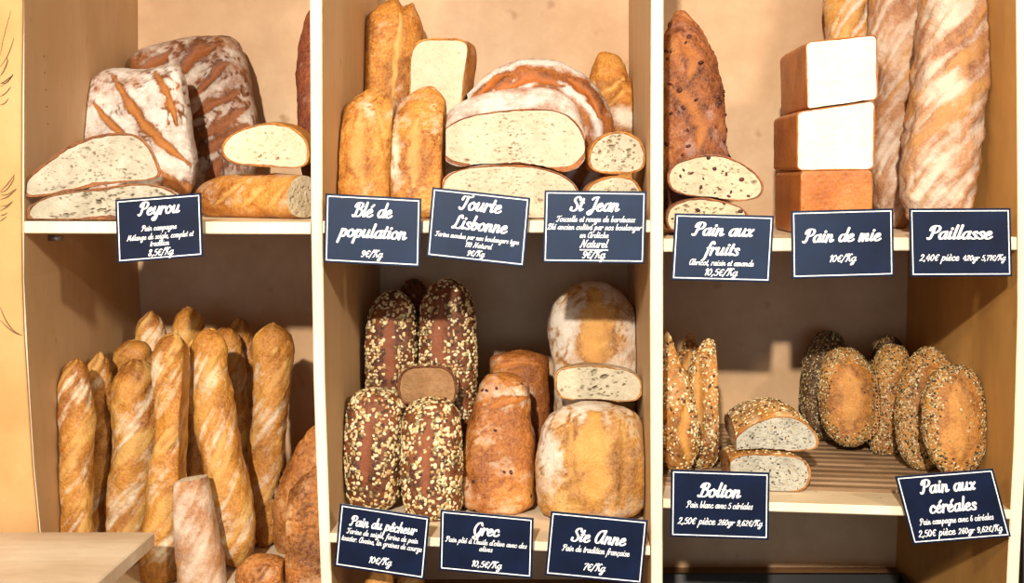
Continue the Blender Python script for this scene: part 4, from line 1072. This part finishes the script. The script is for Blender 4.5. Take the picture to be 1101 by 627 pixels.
bat('white_loaf', [(636, 558, .10, 54), (636, 520, .10, 60), (636, 475, .105, 58), (634, 432, .12, 46)], 'anne', 'big golden white loaf with floured flanks, front right of the lower middle bay', 60, cap=(.15, .22), ns=2.7, kd=.7,
    flour=.22, flourn=.35, bk=.38, slash=[([(616, 450), (612, 490), (618, 545)], 3, 3.4, .5), ([(640, 448), (636, 490), (640, 545)], 16, 1.4, .85, .3), ([(668, 455), (674, 500), (668, 545)], 4, 2.2, .3)], flourp=[(588, 480, 14, 50, .5), (620, 440, 30, 10, .5), (680, 470, 12, 15, .2)], crack=(40, 1.2), bumps=((3.0, 22, 3), (1.0, 80, 3)))
# baguettes on the bottom shelf under the middle bay
for k, (x, dd, lab) in enumerate(((408, .06, 'baguette tip below the tilted price sign, left one on the bottom shelf'), (440, .08, 'baguette tip below the tilted price sign, right one on the bottom shelf'))):
    g = tube([(x, 745, dd, 17), (x, 680, dd, 18), (x + 1, 606, dd + .01, 15)], kd=.95, cap=(.08, .15), nv=56)
    bake(g, 62 + k, spiral=(.06, 1.2, .3, .4), flour=.1, bk=.5)
    solid('baguette', g, 'baguette', lab, 'bread')

# ------------------------------------------------------------------ lower right bay
def bolt(spine, label, sd, n, seam):
    g = tube(spine, kd=.8, cap=(.2, .3), ns=2.1, roundp=1.8); bake(g, sd, bk=.45, flour=.15, slash=[(seam, 5, 2.5, .9, .8)], bumps=((1.6, 30, 3), (.7, 90, 3)))
    root = empty('seeded_baton', base_of(g['V'])); tag(root, label, 'bread')
    co_ = mesh_obj('crust', g['V'], g['F'], CR['cereal'], root, attrs=g['a'])
    w = 1 - .95 * sstep(.05, .5, g['a']['slash']); w *= (.3 + sstep(-.2, .3, fbm(g['V'] * 40 + sd, 2)))
    seeds('seed_coating', g, w, int(n * 2.2), 1.9, 'oat', co_, sd)
    return root
bolt([(744, 490, .27, 14), (744, 430, .275, 15), (742, 390, .28, 13), (742, 358, .285, 9)], 'seeded baton mostly hidden behind the two pointed ones', 70, 150, [(742, 370), (742, 480)])
bolt([(728, 512, .09, 16), (731, 470, .095, 21), (727, 420, .105, 17), (720, 385, .115, 11), (717, 358, .12, 8)], 'pointed seeded baton standing against the upright, far left of the lower right bay', 71, 330, [(738, 430), (734, 470), (742, 500)])
bolt([(757, 508, .13, 17), (758, 460, .135, 22), (760, 410, .145, 22), (762, 364, .155, 17)], 'blunt-topped seeded baton standing second from the upright', 72, 360, [(752, 385), (750, 430), (752, 480)])
cut_loaf('half_seeded_baton', 'half loaf with a grey seeded cut face and oat-flaked crust, upper of two', [(788, 476), (796, 464), (818, 451), (840, 446), (862, 451), (878, 466), (881, 478), (874, 485), (824, 487), (792, 489)],
         .06, .12, 'cereal', 'bolton', holes=(110, .4, 1.6, 1.0, 0), sd=73, back=(-.018, 0, .012), nb=2.2, swell=(.0, .2), seed=(1150, 1.9, 'oat'), rim=2.2, pips=75, style=dict(flour=.35))
cut_loaf('half_seeded_baton', 'half loaf with a grey seeded cut face, lying underneath another on the slats', [(778, 506), (786, 493), (802, 488), (850, 489), (868, 496), (873, 510), (867, 528), (840, 531), (790, 527)],
         .045, .10, 'cereal', 'bolton', holes=(110, .4, 1.6, 1.0, 0), sd=74, back=(-.012, 0, 0), seed=(650, 1.9, 'oat'), rim=2.2, pips=75, style=dict(flour=.3))
def cere(poly, d, label, sd, n, patch, mat='cereal', smat='mixed', tf=.028, tb=.03, lean=.25, yaw=0.):
    g = slab(poly, d, tf, tb, 2.4, 2.4, lean=lean, yaw=yaw, n=130, rings=34)
    px, py, rx, ry, rot = patch
    bake(g, sd, bk=.45, flour=.05, flourn=.2, flourp=[(px, py, rx * .7, ry * .7, .15)], bumps=((1.8, 28, 3), (.7, 90, 3)), slash=[([(px - rx * .1, py - ry * .7), (px + rx * .05, py), (px - rx * .05, py + ry * .7)], rx * .5, .5, .45, .2)])
    root = empty('cereal_loaf', base_of(g['V'])); tag(root, label, 'bread')
    co_ = mesh_obj('crust', g['V'], g['F'], CR[mat], root, attrs=g['a'])
    e = ((g['px'] - px) / rx) ** 2 + ((g['py'] - py) / ry) ** 2 + .35 * fbm(g['V'] * 60, 2)
    w = sstep(.7, 1.2, e) + .02; w[g['N'][:, 1] > .2] = 0
    seeds('seed_coating', g, w, int(n * 2.7), 1.4, smat, co_, sd)
    return root
def oval(cx, cy, rx, ry, rot=0., n=26, e=2.3):
    out = []
    for k in range(n):
        a = 2 * math.pi * k / n; c, s = math.cos(a), math.sin(a)
        x = rx * math.copysign(abs(c) ** (2 / e), c); y = ry * math.copysign(abs(s) ** (2 / e), s)
        out.append((cx + x * math.cos(rot) - y * math.sin(rot), cy + x * math.sin(rot) + y * math.cos(rot)))
    return out
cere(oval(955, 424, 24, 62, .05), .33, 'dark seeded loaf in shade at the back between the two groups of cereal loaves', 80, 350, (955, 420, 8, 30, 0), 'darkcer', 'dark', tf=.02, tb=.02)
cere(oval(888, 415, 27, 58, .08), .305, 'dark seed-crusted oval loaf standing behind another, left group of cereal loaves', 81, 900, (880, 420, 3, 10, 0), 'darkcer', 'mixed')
cere(oval(911, 427, 31, 52, -.06), .235, 'oval cereal loaf with a bare golden face, in front of the dark seeded one', 82, 700, (914, 428, 25, 43, 0))
cere(oval(957, 432, 22, 62, .12), .235, 'narrow seed-crusted cereal loaf, left one of the right group of three', 83, 700, (972, 432, 12, 40, 0), yaw=.3, tf=.022)
cere(oval(995, 439, 30, 66, .1), .155, 'seed-crusted cereal loaf in the middle of the right group of three', 84, 900, (1005, 430, 20, 42, 0), yaw=.2, tf=.022, tb=.024)
cere(oval(1026, 451, 35, 59, -.02), .082, 'oval cereal loaf with a pale golden face, rightmost of all', 85, 750, (1032, 453, 25, 52, 0), tf=.024, tb=.02, lean=.18)
# seeds fallen on the slats
r = np.random.default_rng(9); V, F, tone = [], [], []
for i in range(170):
    x = r.uniform(.15, .47); y = r.uniform(.01, .3); f = (x - .113) / (.487 - .113); z = zl + (zr - zl) * f
    z += .0037 if y > .055 else .0002
    a = r.uniform(0, 6.3); s = r.uniform(.0006, .0015); o = len(V)
    for k in range(6):
        t = a + k * math.pi / 3; V.append((x + s * math.cos(t), y + s * .7 * math.sin(t), z))
    V.append((x, y, z + s * .6))
    F += [(o + k, o + (k + 1) % 6, o + 6) for k in range(6)]; tone += [r.uniform(.3, 1)] * 7
o = mesh_obj('fallen_seeds', V, F, SD['oat'], loc=(.3, .15, zl), attrs=dict(tone=tone))
tag(o, 'loose seeds scattered over the slatted lower right shelf', 'seeds', kind='stuff')

# ------------------------------------------------------------------ let touching loaves press flat against each other
from mathutils.bvhtree import BVHTree
def settle():
    roots = [o for o in C.objects if o.parent is None and o.get('category') in ('bread',)]
    data = []
    for r in roots:
        parts = [r] if r.type == 'MESH' else [c for c in C.objects if c.type == 'MESH' and (c.parent is r or (c.parent and c.parent.parent is r))]
        org = np.array(r.location)
        arr = []
        for p in parts:
            v = np.empty(len(p.data.vertices) * 3); p.data.vertices.foreach_get('co', v); arr.append(v.reshape(-1, 3) + org)
        polys = [[tuple(f.vertices) for f in p.data.polygons] for p in parts]
        data.append([r, parts, arr, polys, org])
    def bvh(d):
        vs, ps, o = [], [], 0
        for a, p in zip(d[2], d[3]):
            vs.append(a); ps += [tuple(o + i for i in f) for f in p]; o += len(a)
        return BVHTree.FromPolygons(np.concatenate(vs).tolist(), ps)
    trees = {}
    def tree(i):
        if i not in trees: trees[i] = bvh(data[i])
        return trees[i]
    moved = set()
    for it in range(3):
        todo = 0
        for i in range(len(data)):
            for j in range(i + 1, len(data)):
                A, B = np.concatenate(data[i][2]), np.concatenate(data[j][2])
                lo = np.maximum(A.min(0), B.min(0)); hi = np.minimum(A.max(0), B.max(0))
                if (hi - lo).min() <= 0: continue
                if not tree(i).overlap(tree(j)): continue
                todo += 1
                ov = hi - lo
                ca, cb = (A.min(0) + A.max(0)) / 2, (B.min(0) + B.max(0)) / 2
                ax = 2 if ov[2] < .035 and ov[2] < ov[1] * .9 and ov[0] > .02 else (0 if ov[0] < .016 and ov[0] < ov[1] else 1)
                h = .004; m = .0012 + .0006 * it
                if ax == 1:
                    f, b = (i, j) if ca[1] < cb[1] else (j, i); Bk = np.concatenate(data[b][2]); Fv = np.concatenate(data[f][2]); k = (0, 2)
                    grid = {}
                    q = np.floor(Bk[:, k] / h).astype(int)
                    mid = Fv[:, 1].mean()
                    for (u, v_), y in zip(map(tuple, q), Bk[:, 1]):
                        for du in (-1, 0, 1):
                            for dv in (-1, 0, 1):
                                kk = (u + du, v_ + dv)
                                if y < grid.get(kk, 9): grid[kk] = y
                    for a in data[f][2]:
                        qa = np.floor(a[:, k] / h).astype(int)
                        lim = np.array([grid.get((u, v_), 9) for u, v_ in map(tuple, qa)]) - m
                        a[:, 1] = np.minimum(a[:, 1], lim)
                    trees.pop(f, None); moved.add(f)
                elif ax == 2:
                    u_, l_ = (i, j) if ca[2] > cb[2] else (j, i); L_ = np.concatenate(data[l_][2]); k = (0, 1)
                    grid = {}
                    q = np.floor(L_[:, k] / h).astype(int)
                    for (u, v_), z in zip(map(tuple, q), L_[:, 2]):
                        for du in (-1, 0, 1):
                            for dv in (-1, 0, 1):
                                kk = (u + du, v_ + dv)
                                if z > grid.get(kk, -9): grid[kk] = z
                    for a in data[u_][2]:
                        qa = np.floor(a[:, k] / h).astype(int)
                        lim = np.array([grid.get((u, v_), -9) for u, v_ in map(tuple, qa)]) + m
                        a[:, 2] = np.maximum(a[:, 2], lim)
                    trees.pop(u_, None); moved.add(u_)
                else:
                    l_, r_ = (i, j) if ca[0] < cb[0] else (j, i); cut = (lo[0] + hi[0]) / 2
                    for a in data[l_][2]: a[:, 0] = np.minimum(a[:, 0], cut - m)
                    for a in data[r_][2]: a[:, 0] = np.maximum(a[:, 0], cut + m)
                    trees.pop(l_, None); trees.pop(r_, None); moved |= {l_, r_}
        if not todo: break
    for i in moved:
        r, parts, arr, polys, org = data[i]
        for p, a in zip(parts, arr):
            p.data.vertices.foreach_set('co', (a - org).ravel()); p.data.update()
settle()

# ------------------------------------------------------------------ light and camera
def lamp(name, loc, target, power, size, col, angle=80, blend=.6):
    l = bpy.data.lights.new(name, 'SPOT'); l.energy = power; l.shadow_soft_size = size; l.color = col
    l.spot_size = math.radians(angle); l.spot_blend = blend
    o = bpy.data.objects.new(name, l); o.location = loc
    o.rotation_euler = (Vector(target) - Vector(loc)).to_track_quat('-Z', 'Y').to_euler()
    C.objects.link(o); return o
lamp('ceiling_spot', (-.35, -3.1, 2.75), (0, .1, 1.72), 700, .045, (1, .92, .82), 46, .95)
lamp('ceiling_spot', (1.5, -2.1, 2.5), (-.3, .1, 1.6), 150, .09, (1, .87, .70), 54, .9)
lamp('ceiling_spot', (-1.5, -2.0, 2.5), (.4, .1, 1.55), 75, .09, (1, .85, .66), 50, .9)

# shop window behind the camera
V, F = [], []
for k in range(3):
    x = -1.5 + k * 1.05
    o = len(V); V += [(x, -5.2, .95), (x + .95, -5.2, .95), (x + .95, -5.2, 2.1), (x, -5.2, 2.1)]; F.append((o, o + 3, o + 2, o + 1))
t = NT('window_daylight'); t.b.inputs['Emission Color'].default_value = (.55, .75, 1, 1); t.b.inputs['Emission Strength'].default_value = 4
t.done('88a0b8')
mesh_obj('window_1', V, F, t.m, smooth=False)['kind'] = 'structure'
w = bpy.data.worlds.new('room_ambient'); bpy.context.scene.world = w; w.use_nodes = True
w.node_tree.nodes['Background'].inputs[0].default_value = (1, .80, .58, 1)
w.node_tree.nodes['Background'].inputs[1].default_value = .5

cam = bpy.data.cameras.new('camera'); co = bpy.data.objects.new('camera', cam); C.objects.link(co)
co.location = (0, -CAMD, EYE); co.rotation_euler = (math.pi / 2, 0, 0)
cam.sensor_width = 36; cam.lens = 36 * FPX / 1101
cam.shift_x = (550.5 - PX0) / 1101; cam.shift_y = (PY0 - 313.5) / 1101
cam.clip_start = .01
sc = bpy.context.scene; sc.camera = co
sc.view_settings.view_transform = 'Standard'; sc.view_settings.look = 'None'
sc.view_settings.gamma = 1; sc.view_settings.use_curve_mapping = False
sc.view_settings.exposure = -0.1
